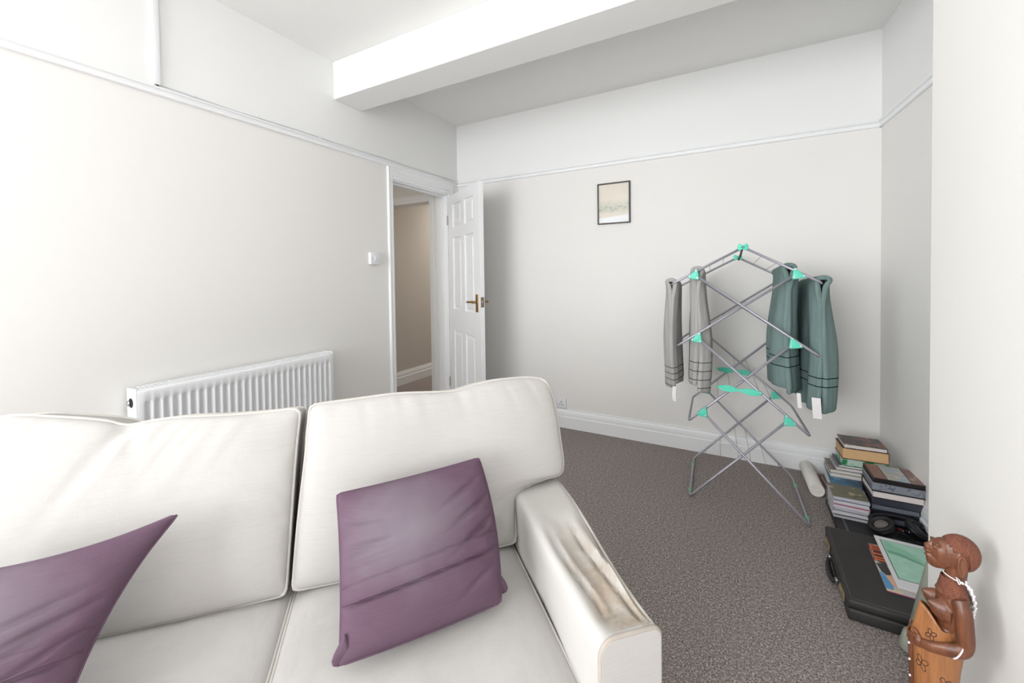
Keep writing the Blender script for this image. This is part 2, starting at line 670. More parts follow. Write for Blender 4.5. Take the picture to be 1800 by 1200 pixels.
# hall behind the doorway
XH = -3.5
bm = bmesh.new()
box(bm, (XH - 0.1, 0.9, -0.06), (XL - 0.02, 6.1, 0))
structure(obj('floor_hall', bm, CARPET))
bm = bmesh.new()
box(bm, (XH - 0.1, 0.9, 2.5), (XL - 0.12, 6.1, 2.58))
structure(obj('ceiling_hall', bm, HALLW))
bm = bmesh.new()
box(bm, (XH - 0.1, 0.9, 0), (XH, 6.1, 2.5))
structure(obj('wall_hall', bm, HALLW))
bm = bmesh.new()
box(bm, (XH, 0.8, 0), (XL - 0.12, 0.9, 2.5))
box(bm, (XH, 6.0, 0), (XL - 0.12, 6.1, 2.5))
box(bm, (XL - 0.12, YB + 0.1, 0), (XL - 0.02, 6.0, 2.5))
structure(obj('wall_hall_end', bm, HALLW))
bm = bmesh.new()
box(bm, (-2.53, 3.05, 0), (XL - 0.12, 3.15, 2.5))
box(bm, (XH, 3.05, 2.05), (-2.53, 3.15, 2.5))
structure(obj('wall_hall_cross', bm, WALL))
bm = bmesh.new()
box(bm, (-2.555, 3.03, 0), (-2.505, 3.17, 2.075), 0.004)
box(bm, (XH, 3.03, 2.0), (-2.555, 3.17, 2.075), 0.004)
structure(obj('trim_6', bm, GLOSSW))
bm = bmesh.new()
profile_run(bm, SKIRT, (XH, 0.9, 0), (XH, 6.0, 0), (1, 0, 0))
structure(obj('baseboard_hall', bm, GLOSSW))

# ------------------------------------------------------------------ door leaf (hinged beside the back corner, standing open)
door = bpy.data.objects.new('door_1', None)
COL.objects.link(door)
door.location = (XL + 0.002, D1 - 0.004, 0.008)
door.rotation_euler = (0, 0, R(-33))
structure(door)
DW, DH, DT = 0.71, 2.015, 0.038          # local: x along the leaf, y 0..DT away from the viewer
cols = [(0.115, 0.315), (0.395, 0.595)]
rows = [(0.19, 0.79), (0.98, 1.625), (1.715, 1.925)]
bm = bmesh.new()
xs = [0, 0.115, 0.315, 0.395, 0.595, DW]
for a, b in ((0, 1), (2, 3), (4, 5)):
    box(bm, (xs[a], 0, 0), (xs[b], DT, DH))
zs = [0, 0.19, 0.79, 0.98, 1.625, 1.715, 1.925, DH]
for c0, c1 in cols:
    for a in (0, 2, 4, 6):
        box(bm, (c0, 0, zs[a]), (c1, DT, zs[a + 1]))
leaf = obj('door_leaf', bm, GLOSSW, door)
for c0, c1 in cols:
    for z0, z1 in rows:
        bm = bmesh.new()
        w, h = c1 - c0, z1 - z0
        rings = []
        for ins, y in ((0, 0.012), (0.012, 0.013), (0.016, 0.013), (0.036, 0.004), (0.040, 0.004)):
            rings.append([(c0 + ins, y, z0 + ins), (c1 - ins, y, z0 + ins), (c1 - ins, y, z1 - ins), (c0 + ins, y, z1 - ins)])
        back = [[(x, DT - y, z) for x, y, z in r] for r in rings]
        loft(bm, list(reversed(back)) + rings, smooth=False)
        obj('door_panel', bm, GLOSSW, door)
for y0, s in ((0, -1), (DT, 1)):
    hd = boxo('door_handle', (DW - 0.075, min(y0, y0 + s * 0.007), 0.99), (DW - 0.035, max(y0, y0 + s * 0.007), 1.13), BRASS, door, 0.002)
    yy = y0 + s * 0.045
    bm = bmesh.new()
    tube(bm, [(DW - 0.055, y0 + s * 0.006, 1.07), (DW - 0.055, y0 + s * 0.02, 1.07), (DW - 0.055, yy, 1.07)], [0.012, 0.009, 0.009], 10)
    tube(bm, [(DW - 0.045, yy, 1.07), (DW - 0.085, yy, 1.072), (DW - 0.125, yy, 1.066), (DW - 0.150, yy, 1.069), (DW - 0.168, yy, 1.064)], [0.009, 0.009, 0.0075, 0.009, 0.006], 10)
    obj('lever', bm, BRASS, hd)
lp = boxo('latch_plate', (DW, 0.006, 1.03), (DW + 0.002, DT - 0.006, 1.11), BRASSD, door)
boxo('latch_bolt', (DW + 0.002, 0.012, 1.058), (DW + 0.009, DT - 0.012, 1.082), CHROME, lp, 0.001)
for z in (0.25, 1.75):
    tubeo('hinge', [(-0.004, -0.006, z), (-0.004, -0.006, z + 0.09)], 0.006, BRASSD, door)

# ------------------------------------------------------------------ radiator
rad = thing('radiator', 'white panel radiator on the left wall behind the cream sofa', 'radiator', (XL, 0, 0))
RY0, RY1, RZ0, RZ1, RX = 0.742, 1.700, 0.21, 0.812, 0.11
bm = bmesh.new()
nfl = 27
pitch = (RY1 - RY0 - 0.036) / nfl
cs = [RY0] + [RY0 + 0.018 + pitch * (k + f) for k in range(nfl) for f in (0.0, 0.12, 0.24, 0.38, 0.62, 0.76, 0.88)] + [RY1 - 0.018, RY1]
zs = [RZ0, RZ0 + 0.03, RZ0 + 0.05, RZ0 + 0.062, RZ0 + 0.074, RZ1 - 0.066, RZ1 - 0.055, RZ1 - 0.045, RZ1 - 0.012, RZ1 - 0.003, RZ1]
zz = [0, 0, 0, 0.6, 1, 1, 0.6, 0, 0, 0, 0]
grid = []
for y in cs:
    f = ((y - RY0 - 0.018) / pitch) % 1.0 if RY0 + 0.018 <= y < RY1 - 0.018 else 0.0
    g = sstep(0.06, 0.34, f) * (1 - sstep(0.66, 0.94, f))
    col = []
    for z, k in zip(zs, zz):
        edge = 0.006 if z == RZ1 else (0.002 if z == zs[-2] else 0.0)
        if y in (RY0, RY1):
            edge = max(edge, 0.004)
        col.append((RX - 0.010 * g * k - edge, y, z))
    col += [(RX - 0.016, y, RZ1), (RX - 0.016, y, RZ0)]
    grid.append(col)
loft(bm, grid, smooth=False)
sharp(obj('front_panel', bm, RADW, rad), 50)
boxo('rear_panel', (0.025, RY0 + 0.004, RZ0), (0.035, RY1 - 0.004, RZ1 - 0.015), RADW, rad)
for y, s in ((RY0 - 0.008, 1), (RY1 - 0.001, -1)):
    sp = boxo('side_panel', (0.018, y, RZ0 + 0.01), (RX - 0.006, y + 0.009, RZ1 + 0.006), RADW, rad, 0.003)
    if s > 0:
        bm = bmesh.new()
        mm = Matrix.Translation((0.062, y, RZ1 - 0.055)) @ Matrix.Rotation(R(90), 4, 'X')
        lathe(bm, [(0.021, -0.001), (0.021, 0.001)], 20, mm)
        obj('vent_hole', bm, DARK, sp)
        bm = bmesh.new()
        lathe(bm, [(0.013, 0.0), (0.013, 0.006), (0.009, 0.009)], 16, Matrix.Translation((0.048, y - 0.0005, RZ1 - 0.058)) @ Matrix.Rotation(R(90), 4, 'X'))
        obj('vent_plug', bm, CHROME, sp)
bm = bmesh.new()
y = RY0 + 0.002
box(bm, (0.022, RY0, RZ1 - 0.004), (0.032, RY1, RZ1 + 0.004))
box(bm, (RX - 0.022, RY0, RZ1 - 0.004), (RX - 0.010, RY1, RZ1 + 0.004))
while y < RY1:
    box(bm, (0.032, y, RZ1 - 0.004), (RX - 0.022, y + 0.0085, RZ1 + 0.003))
    y += 0.0165
g = obj('top_grille', bm, RADW, rad)
boxo('convector_fins', (0.04, RY0 + 0.01, RZ0 + 0.02), (RX - 0.03, RY1 - 0.01, RZ1 - 0.04), DARK, rad)
for yy in (RY0 + 0.06, RY1 - 0.06):
    tubeo('pipe', [(0.06, yy, 0.0), (0.06, yy, RZ0 + 0.01)], 0.008, RADW, rad)
    boxo('bracket', (0.0, yy + 0.05, 0.45), (0.026, yy + 0.08, 0.6), RADW, rad)

# ------------------------------------------------------------------ wall fittings
sw = thing('light_switch', 'white square light switch on the left wall beside the doorway', 'light switch', (XL, 2.141, 1.423))
boxo('back_box', (0, -0.043, -0.043), (0.022, 0.043, 0.043), PLAST, sw, 0.002)
boxo('plate', (0.022, -0.044, -0.044), (0.028, 0.044, 0.044), PLAST, sw, 0.003)
bm = bmesh.new()
box(bm, (0.028, -0.011, -0.017), (0.034, 0.011, 0.017), 0.002, M4=None)
obj('rocker', bm, PLAST, sw)
for s in (-1, 1):
    bm = bmesh.new()
    lathe(bm, [(0.0035, 0.0), (0.0035, 0.0012)], 10, Matrix.Translation((0.028, s * 0.03, 0)) @ Matrix.Rotation(R(90), 4, 'Y'))
    obj('screw', bm, DARK if s < 0 else PLAST, sw)

so = thing('wall_socket', 'white single power socket just above the back skirting board', 'socket', (-1.290, YB, 0.202))
boxo('plate', (-0.042, -0.012, -0.043), (0.042, 0, 0.043), PLAST, so, 0.003)
for dx, dz, w, h in ((0, 0.012, 0.0035, 0.0055), (-0.011, -0.010, 0.0045, 0.003), (0.011, -0.010, 0.0045, 0.003)):
    boxo('pin_hole', (dx - w, -0.0126, dz - h), (dx + w, -0.0118, dz + h), DARK, so)

pic = thing('framed_picture', 'small black framed pale landscape print on the back wall', 'picture', (-0.834, YB, 1.840))
PW, PH = 0.1275, 0.160
for lo, hi in (((-PW, -0.02, -PH), (PW, 0, -PH + 0.009)), ((-PW, -0.02, PH - 0.009), (PW, 0, PH)),
               ((-PW, -0.02, -PH + 0.009), (-PW + 0.009, 0, PH - 0.009)), ((PW - 0.009, -0.02, -PH + 0.009), (PW, 0, PH - 0.009))):
    boxo('frame', lo, hi, BLACKF, pic)


def print_material():
    t = NT('landscape_print')
    t.b.inputs['Roughness'].default_value = 0.6
    v = t.coord()
    o = t.xyz(v)
    wob = t.math('MULTIPLY', t.math('SUBTRACT', t.noise(v, 22, 3), 0.5), 0.05)
    z = t.math('ADD', o[2], wob)
    band = t.ramp(t.math('ADD', t.math('MULTIPLY', z, 3.2), 0.5), [(0.0, 0.0), (0.24, 0.0), (0.36, 1.0), (0.46, 0.55), (0.60, 0.0), (1.0, 0.0)])
    tree = t.math('MULTIPLY', band, t.ramp(t.noise(t.coord((1, 1, 2.2)), 55, 4), [(0.38, 0.1), (0.62, 0.85)]))
    c = t.mix(t.noise(v, 30, 2), (229, 221, 208), (222, 214, 200))
    c = t.mix(tree, c, (120, 146, 132))
    foot = t.ramp(t.math('ADD', t.math('MULTIPLY', t.math('ADD', o[2], t.math('MULTIPLY', o[0], -0.08)), 3.2), 0.5), [(0.0, 1.0), (0.165, 1.0), (0.18, 0.0), (1.0, 0.0)])
    t.base(t.mix(foot, c, (238, 239, 241)))
    return t.m


boxo('print', (-PW + 0.009, -0.010, -PH + 0.009), (PW - 0.009, -0.004, PH - 0.009), print_material(), pic)


def glass_material():
    t = NT('picture_glass')
    out = t.t.nodes['Material Output']
    tr, gl, mx = t.n('ShaderNodeBsdfTransparent'), t.n('ShaderNodeBsdfGlossy'), t.n('ShaderNodeMixShader')
    gl.inputs['Roughness'].default_value = 0.03
    fr = t.n('ShaderNodeFresnel')
    fr.inputs['IOR'].default_value = 1.35
    t.l(fr.outputs[0], mx.inputs[0])
    t.l(tr.outputs[0], mx.inputs[1])
    t.l(gl.outputs[0], mx.inputs[2])
    t.l(mx.outputs[0], out.inputs[0])
    return t.m


boxo('glass', (-PW + 0.009, -0.016, -PH + 0.009), (PW - 0.009, -0.014, PH - 0.009), glass_material(), pic)

tr = thing('cable_trunking', 'narrow white cable trunking running up the left wall to the ceiling', 'trunking', (XL, 0.880, 2.180))
boxo('trunking_base', (0, -0.013, 0), (0.008, 0.013, ZC - 2.18), PLAST, tr)
boxo('trunking_lid', (0.008, -0.0135, 0.003), (0.016, 0.0135, ZC - 2.18), PLAST, tr, 0.003)
boxo('cable_opening', (0.003, -0.004, -0.003), (0.012, 0.006, 0.003), DARK, tr)
pts = [(XL + 0.006, 0.885, 2.184)] + [(XL + 0.005, y, 2.186 + 0.003 * math.sin(y * 9)) for y in [0.9 + 0.075 * k for k in range(31)]]
cb = tubeo('cable', pts, 0.0028, PLAST)
tag(cb, 'thin white cable clipped along the top of the left picture rail', 'cable')
for y in (1.02, 1.34, 1.72, 2.1, 2.55, 2.95):
    boxo('cable_clip', (XL, y - 0.004, 2.181), (XL + 0.011, y + 0.004, 2.193), PLAST, cb)

# ------------------------------------------------------------------ sofa
SO, SA = Vector((-0.603, 1.113, 0)), R(46.3)
sofa = thing('sofa', 'cream linen two-seat sofa with piped loose cushions and a stained arm', 'sofa', SO, SA)


def arm_linen():
    """cream linen with the brown-grey wear along the top of the arm"""
    t = NT('stained_sofa_linen')
    t.b.inputs['Roughness'].default_value = 0.92
    t.b.inputs['Specular IOR Level'].default_value = 0.12
    v = t.coord()
    o = t.xyz(v)
    w = t.math('ADD', t.noise(t.coord((1, 1, 9)), 100, 2), t.noise(t.coord((9, 1, 1)), 100, 2))
    c = t.mix(t.math('MULTIPLY', w, 0.5), (188, 185, 181), (196, 193, 189))
    n = t.noise(v, 16, 5, 0.65)
    n2 = t.noise(v, 90, 4, 0.7)
    ax = t.ramp(t.math('ABSOLUTE', t.math('SUBTRACT', o[0], 0.082)), [(0.0, 1.0), (0.036, 0.9), (0.072, 0.0), (1.0, 0.0)])
    ay = t.ramp(t.math('ADD', o[1], 0.6), [(0.06, 0.35), (0.10, 1.0), (0.30, 0.75), (0.46, 0.0)])
    az = t.ramp(o[2], [(0.55, 0.0), (0.565, 1.0)])
    k = t.math('MULTIPLY', t.math('MULTIPLY', ax, ay), az)
    f = t.math('MULTIPLY', k, t.ramp(t.math('ADD', t.math('MULTIPLY', n, 0.7), t.math('MULTIPLY', n2, 0.3)), [(0.32, 0.10), (0.58, 1.0)]))
    c = t.mix(t.math('MULTIPLY', f, 0.85), c, (152, 136, 116))
    f2 = t.math('MULTIPLY', t.math('MULTIPLY', k, t.ramp(t.noise(v, 9, 3), [(0.52, 0.0), (0.66, 0.7)])), 0.5)
    t.base(t.mix(f2, c, (170, 128, 84)))
    t.bump(w, 0.25, 0.0006)
    return t.m


ARMM = arm_linen()


def smoothnoise(x, y, z=0.0):
    return noise.noise(Vector((x, y, z)))


# base under the seat and the framed back
bm = bmesh.new()
box(bm, (-1.30, -0.54, 0.05), (0.02, 0.30, 0.27), 0.02)
sharp(obj('base', bm, CREAMW, sofa))
bm = bmesh.new()
box(bm, (-1.44, 0.20, 0.05), (0.165, 0.33, 0.74), 0.035, segs=4)
sharp(obj('back_frame', bm, CREAMW, sofa))
for x in (-1.36, 0.09):
    for y in (-0.46, 0.27):
        bm = bmesh.new()
        lathe(bm, [(0.018, 0), (0.024, 0.055)], 12, Matrix.Translation((x, y, 0)))
        obj('foot', bm, BLACKF, sofa)

# seat cushions
for i, (x0, x1) in enumerate(((-1.283, -0.645), (-0.637, -0.004))):
    N = Vector((0, 0, 1))
    def P(u, v, x0=x0, x1=x1):
        return Vector((x0 + (x1 - x0) * u, -0.57 + 0.70 * v, 0.345))
    def dis(u, v, f, i=i):
        x, y = u * 0.64, v * 0.7
        d = 0.0035 * smoothnoise(x * 7, y * 5, i * 9) * min(1, f * 4)
        d -= 0.004 * math.exp(-((y - (0.33 + 0.09 * u)) / 0.006) ** 2) * sstep(0.05, 0.3, u) * (1 - sstep(0.6, 0.9, u))
        d -= 0.003 * math.exp(-((y - (0.43 + 0.12 * u)) / 0.006) ** 2) * sstep(0.0, 0.2, u) * (1 - sstep(0.5, 0.8, u))
        return d
    c, rims = cushion('seat_cushion', P, N, 0.64, 0.70, 0.024, 0.004, 0.062, 0.035, 64, 64, CREAMW, sofa, dis, 6.0)
    bm = bmesh.new()
    for rim in rims:
        tube(bm, thin(rim, 0.012), 0.0048, 6, closed=True)
    obj('piping', bm, PIPING, c)

# back cushions: the outer side has an ear that reaches over the arm
TILT = R(15)
BN = Vector((0, -math.cos(TILT), math.sin(TILT)))          # towards the sitter
BU = Vector((0, math.sin(TILT), math.cos(TILT)))
B0 = Vector((0, 0.012, 0.432))


def back_cushion(bot, rig, top, lef, W, disp, depth):
    Q = coons([Vector(p) for p in bot], [Vector(p) for p in rig], [Vector(p) for p in top], [Vector(p) for p in lef])
    def P(u, v):
        q = Q(u, v)
        return B0 + Vector((q.x, 0, 0)) + BU * q.y - BN * depth
    c, rims = cushion('back_cushion', P, BN, W, 0.49, 0.040, 0.02, depth, 0.03, 84, 60, CREAMW, sofa, disp, 5.0)
    for rim in rims:
        pass
    bm = bmesh.new()
    for rim in rims:
        tube(bm, thin(rim, 0.011), 0.0050, 6, closed=True)
    obj('piping', bm, PIPING, c)
    return c


def dR(u, v, f):
    x, s = u * 0.75, v * 0.49
    e = min(1.0, f * 3)
    d = 0.004 * smoothnoise(x * 5, s * 6, 3.1) * e
    top = sstep(0.72, 0.97, v)
    d += 0.0035 * smoothnoise(x * 34 + s * 6, s * 4, 8) * top * e
    low = (1 - sstep(0.1, 0.45, v)) * sstep(0.6, 0.9, u)
    d += 0.007 * smoothnoise(x * 6 + s * 26, x * 18 - s * 10, 5) * low * e
    return d


def dL(u, v, f):
    x, s = u * 0.82, v * 0.49
    e = min(1.0, f * 3)
    d = 0.005 * smoothnoise(x * 5, s * 6, 13.1) * e
    top = sstep(0.60, 0.98, v)
    d += 0.0085 * smoothnoise(x * 34 - s * 22, s * 5, 18) * top * e * (0.35 + max(0.0, smoothnoise(x * 5, 2.0, 30)) * 1.6)
    rt = sstep(0.78, 0.97, u)
    d += 0.006 * smoothnoise(s * 26 + x * 12, x * 5, 21) * rt * e
    # the dip in the top edge pulls creases down from it
    r = math.hypot((u - 0.50) * 0.82, (1 - v) * 0.49)
    d -= 0.014 * math.exp(-(((u - 0.50) * 0.82 + (1 - v) * 0.30) / 0.022) ** 2) * math.exp(-r / 0.10) * e
    d -= 0.010 * math.exp(-(((u - 0.50) * 0.82 - (1 - v) * 0.22) / 0.02) ** 2) * math.exp(-r / 0.07) * e
    return d


back_cushion([(-0.638, 0.006), (-0.32, 0.0), (0.0, 0.004)],
             [(0.0, 0.004), (0.003, 0.08), (0.014, 0.130), (0.055, 0.160), (0.12, 0.174), (0.184, 0.190), (0.188, 0.30), (0.180, 0.42), (0.158, 0.497)],
             [(-0.605, 0.487), (-0.48, 0.492), (-0.35, 0.496), (-0.23, 0.489), (-0.165, 0.488), (-0.105, 0.500), (-0.03, 0.509), (0.04, 0.511), (0.10, 0.508), (0.158, 0.497)],
             [(-0.638, 0.006), (-0.628, 0.18), (-0.612, 0.36), (-0.605, 0.487)], 0.80, dR, 0.050)
back_cushion([(-1.28, 0.004), (-0.96, -0.002), (-0.655, 0.0)],
             [(-0.655, 0.0), (-0.648, 0.18), (-0.640, 0.36), (-0.630, 0.482)],
             [(-1.44, 0.500), (-1.30, 0.532), (-1.20, 0.520), (-1.10, 0.500), (-1.06, 0.485), (-1.03, 0.481), (-1.00, 0.486), (-0.93, 0.489), (-0.82, 0.482), (-0.72, 0.480), (-0.630, 0.482)],
             [(-1.28, 0.004), (-1.284, 0.11), (-1.33, 0.160), (-1.46, 0.19), (-1.468, 0.30), (-1.44, 0.500)], 0.82, dL, 0.050)


# arms: slip-covered, with slack folds along the top
def arm(sign, xin, folds):
    """sign +1: inner face at xin, outer face to the right"""
    n, YA, YE = 90, -0.525, 0.215
    sec = 46
    bm = bmesh.new()
    rows = []
    for j in range(n + 1):
        y = YA + (YE - YA) * j / n
        wid = 0.132 + 0.040 * sstep(-0.5, 0.05, y)
        xi = -0.008 + 0.012 * sstep(-0.5, 0.0, y)
        zt = 0.583
        row = []
        slack = sstep(-0.53, -0.46, y) * (1 - sstep(-0.22, -0.05, y))
        for i in range(sec + 1):
            q = i / sec
            if q < 0.28:
                k = q / 0.28
                x, z = 0.0, 0.08 + (zt - 0.022 - 0.08) * k
                x += 0.006 * math.sin(k * 3) * slack + 0.005 * smoothnoise(k * 4, y * 9, 2) * slack * k
            elif q < 0.36:
                a = (q - 0.28) / 0.08 * math.pi / 2
                x, z = 0.022 * (1 - math.cos(a)), zt - 0.022 + 0.022 * math.sin(a)
            elif q < 0.64:
                k = (q - 0.36) / 0.28
                x, z = 0.022 + (wid - 0.044) * k, zt
            elif q < 0.72:
                a = (q - 0.64) / 0.08 * math.pi / 2
                x, z = wid - 0.022 + 0.022 * math.sin(a), zt - 0.022 + 0.022 * math.cos(a)
            else:
                k = (q - 0.72) / 0.28
                x, z = wid, zt - 0.022 - (zt - 0.022 - 0.08) * k
                x += 0.008 * math.sin(min(1, k * 2) * math.pi) * slack
            t = x / wid
            if 0.30 < q < 0.80 and folds:
                on = sstep(0.30, 0.36, q) * (1 - sstep(0.70, 0.80, q))
                sag = -0.012 * math.exp(-((t - 0.50) / 0.26) ** 2) * slack
                l1 = 0.30 + 0.16 * sstep(-0.25, -0.48, y)
                g1 = -0.011 * math.exp(-((t - l1 + 0.10) / 0.045) ** 2) * sstep(-0.14, -0.26, y) * (1 - sstep(-0.44, -0.485, y))
                r1 = 0.006 * math.exp(-((t - l1) / 0.07) ** 2) * sstep(-0.16, -0.28, y) * (1 - sstep(-0.46, -0.50, y))
                l2 = 0.66 + 0.16 * sstep(-0.20, -0.48, y)
                g2 = -0.013 * math.exp(-((t - l2) / 0.045) ** 2) * sstep(-0.12, -0.25, y) * (1 - sstep(-0.49, -0.52, y))
                r2 = 0.009 * math.exp(-((t - l2 - 0.11) / 0.06) ** 2) * sstep(-0.10, -0.28, y) * (1 - sstep(-0.50, -0.525, y))
                l3 = 0.92 + 0.02 * sstep(-0.20, -0.48, y)
                g3 = -0.010 * math.exp(-((t - l3) / 0.04) ** 2) * sstep(-0.05, -0.25, y) * (1 - sstep(-0.50, -0.53, y))
                bow = -0.010 * math.exp(-((y + 0.455 + 0.05 * abs(t - 0.6)) / 0.014) ** 2) * math.exp(-((t - 0.48) / 0.2) ** 2)
                z += on * (sag + g1 + r1 + g2 + r2 + g3 + bow + 0.003 * smoothnoise(t * 5, y * 14, 4) * slack)
            row.append(bm.verts.new((xin + sign * (x + xi), y, z)))
        rows.append(row)
    for a, b in zip(rows, rows[1:]):
        for i in range(sec):
            bm.faces.new((a[i], a[i + 1], b[i + 1], b[i])).smooth = True
    bm.faces.new(rows[0])
    bm.faces.new(rows[-1])
    for a, b in zip(rows, rows[1:]):
        bm.faces.new((a[0], b[0], b[-1], a[-1]))
    o = sharp(obj('arm', bm, ARMM if folds else CREAMW, sofa), 70)
    # flat piped panel closing the front of the arm
    w, zt, r = 0.132, 0.586, 0.030
    out = [(-0.008, 0.08), (-0.008, zt - r)] + [(-0.008 + r * (1 - math.cos(a)), zt - r + r * math.sin(a)) for a in [math.pi / 2 * k / 6 for k in range(1, 7)]]
    out += [(w - 0.008 - r * 0.6 + r * 0.6 * math.sin(a), zt - 0.004 - r * 0.6 + r * 0.6 * math.cos(a)) for a in [math.pi / 2 * k / 6 for k in range(0, 7)]] + [(w - 0.008, 0.08)]
    bm = bmesh.new()
    A = [bm.verts.new((xin + sign * x, -0.536, z)) for x, z in out]
    C = [bm.verts.new((xin + sign * x, -0.518, z)) for x, z in out]
    bm.faces.new(A)
    bm.faces.new(list(reversed(C)))
    for k in range(len(out)):
        bm.faces.new((A[k], A[(k + 1) % len(out)], C[(k + 1) % len(out)], C[k]))
    fp = obj('front_panel', bm, CREAMW, o)
    bm = bmesh.new()
    tube(bm, [(xin + sign * x, -0.530, z) for x, z in out], 0.0052, 6)
    pp = obj('piping', bm, M('grubby_piping', (178, 169, 160), 0.9, var=(30, 14)), o)
    pp['label'] = 'grubby piping around the front of the arm'
    bm = bmesh.new()
    tube(bm, [(xin + sign * (-0.008 + 0.012 * sstep(-0.5, 0.0, y) + 0.127 + 0.040 * sstep(-0.5, 0.05, y)), y, 0.574) for y in [-0.52 + 0.73 * k / 30 for k in range(31)]], 0.0042, 6)
    obj('piping', bm, PIPING, o)
    return o


arm(1, 0.0, True)
arm(-1, -1.287, False)


# ------------------------------------------------------------------ purple scatter cushions
def scatter(label, tl, tr_, bl, br, thick, fade_c, seed, folds, pulls):
    """knife-edge cushion between four corners given in the sofa's own axes"""
    tl, tr_, bl, br = Vector(tl), Vector(tr_), Vector(bl), Vector(br)
    cen = (tl + tr_ + bl + br) / 4
    ux = ((tr_ + br) - (tl + bl)).normalized()
    N = ux.cross(((tl + tr_) - (bl + br)).normalized())
    if N.y > 0:
        N = -N
    def edge(a, b, pull):
        mid = (a + b) / 2
        inw = (cen - mid)
        inw = (inw - (b - a).normalized() * inw.dot((b - a).normalized())).normalized()
        return [a, a.lerp(b, 0.25) + inw * pull * 0.75 - cen * 0, mid + inw * pull, a.lerp(b, 0.75) + inw * pull * 0.75, b]
    sub = lambda L: [p - cen for p in L]
    Q = coons(sub(edge(bl, br, pulls[0])), sub(edge(br, tr_, pulls[1])), sub(edge(tl, tr_, pulls[2])), sub(edge(bl, tl, pulls[3])))
    W = (tr_ - tl).length
    H = (tr_ - br).length
    def dis(u, v, f):
        x, s = u * W, v * H
        e = min(1.0, f * 2.2)
        d = 0.005 * smoothnoise(x * 6, s * 8, seed) * e
        k = v - 0.07 * (u - 0.5)
        lo, hi = 0.32, 0.41
        d += 0.0075 * sstep(lo - 0.010, lo, k) * (1 - sstep(hi, hi + 0.010, k)) * e
        d -= 0.0060 * math.exp(-((k - lo + 0.015) / 0.010) ** 2) * e
        sd = sstep(0.55, 0.95, abs(2 * u - 1))
        d += 0.012 * smoothnoise(s * 30 + x * 10, x * 5, seed + 4) * sd * e
        for (cu, cv, sl, am, wd_) in folds:
            d -= am * math.exp(-(((v - cv) - sl * (u - cu)) * H / wd_) ** 2) * math.exp(-((u - cu) / 0.16) ** 2) * e
        return d
    mat = fabric('mauve_cotton_%d' % seed, (102, 81, 96), dark=9, strength=0.35, fade=((124, 116, 124), fade_c, 0.17))
    o, rims = cushion('scatter_cushion', lambda u, v: Q(u, v), N, W, H, thick, thick * 0.8, 0.0, 0.012, 110, 130, mat, None, dis, 2.2)
    sm = Matrix.Translation(SO) @ Matrix.Rotation(SA, 4, 'Z')
    o.matrix_world = sm @ Matrix.Translation(cen)
    tag(o, label, 'cushion', 'mauve scatter cushions on the sofa')
    bm = bmesh.new()
    tube(bm, thin(rims[0], 0.010), 0.0028, 6, closed=True)
    obj('seam', bm, M('mauve_seam', (98, 74, 92), 0.9), o)
    for k0 in (0.322, 0.415):
        line = []
        for q in range(41):
            u = 0.02 + 0.96 * q / 40
            v = k0 + 0.07 * (u - 0.5)
            f = (1 - abs(2 * u - 1) ** 2.2) * (1 - abs(2 * v - 1) ** 2.2)
            line.append(Q(u, v) + N * (thick * f ** 0.6 + dis(u, v, f) - 0.0006))
        bm = bmesh.new()
        tube(bm, line, 0.0022, 5)
        obj('flap_hem', bm, mat, o)
    return o, cen, N


pr, cR, nR = scatter('mauve scatter cushion standing fully in view on the right seat', (-0.516, -0.048, 0.712), (-0.129, -0.040, 0.748), (-0.492, -0.285, 0.462), (-0.120, -0.232, 0.462),
                     0.070, (-0.02, 0.0, 0.04), 3, [(0.15, 0.55, 0.25, 0.008, 0.012), (0.88, 0.66, 0.55, 0.012, 0.008), (0.9, 0.52, 0.6, 0.010, 0.007), (0.10, 0.76, -0.15, 0.008, 0.007), (0.13, 0.60, -0.1, 0.008, 0.007), (0.16, 0.50, 0.1, 0.008, 0.007), (0.84, 0.80, 0.5, 0.008, 0.007), (0.88, 0.22, 0.5, 0.007, 0.008), (0.10, 0.20, -0.4, 0.007, 0.008)], (-0.004, -0.016, 0.004, 0.006))
for (x, y, z, s) in ((-0.492, -0.285, 0.462, -1), (-0.112, -0.215, 0.470, 1)):
    bm = bmesh.new()
    base = Vector((x, y, z)) - cR
    rings = []
    for k in range(7):
        t = k / 6
        c = base + Vector((-0.02 * s + s * 0.034 * t, 0.016 - 0.012 * t, 0.020 - 0.016 * t))
        w = 0.026 * (1 - t) ** 0.7 + 0.006
        rings.append([c + Vector((0.3 * s * w * math.cos(a), 0.35 * w * math.sin(a), w * math.cos(a))) for a in [2 * math.pi * q / 10 for q in range(10)]])
    loft(bm, rings)
    obj('tucked_corner', bm, bpy.data.materials['mauve_cotton_3'], pr, smooth=True)
scatter('mauve scatter cushion leaning on the left seat, only its right part in view', (-1.285, -0.105, 0.706), (-0.858, -0.062, 0.734), (-1.33, -0.345, 0.470), (-0.955, -0.300, 0.462),
        0.074, (-0.02, 0.0, 0.03), 8, [(0.80, 0.50, 0.5, 0.009, 0.012), (0.86, 0.40, 0.6, 0.010, 0.007), (0.7, 0.62, 0.3, 0.008, 0.010), (0.75, 0.52, 0.35, 0.009, 0.007)], (0.0, 0.030, 0.026, 0.010))

# ------------------------------------------------------------------ tower clothes airer
RKL, RKA = Vector((-0.231, 2.497, 0)), R(-1.95)
RKM = Matrix.Translation(RKL) @ Matrix.Rotation(RKA, 4, 'Z')
rack = thing('clothes_airer', 'folding three-tier grey tube clothes airer with teal joints on the carpet', 'clothes airer', RKL, RKA)
DEP, SKEW = 0.545, -0.040


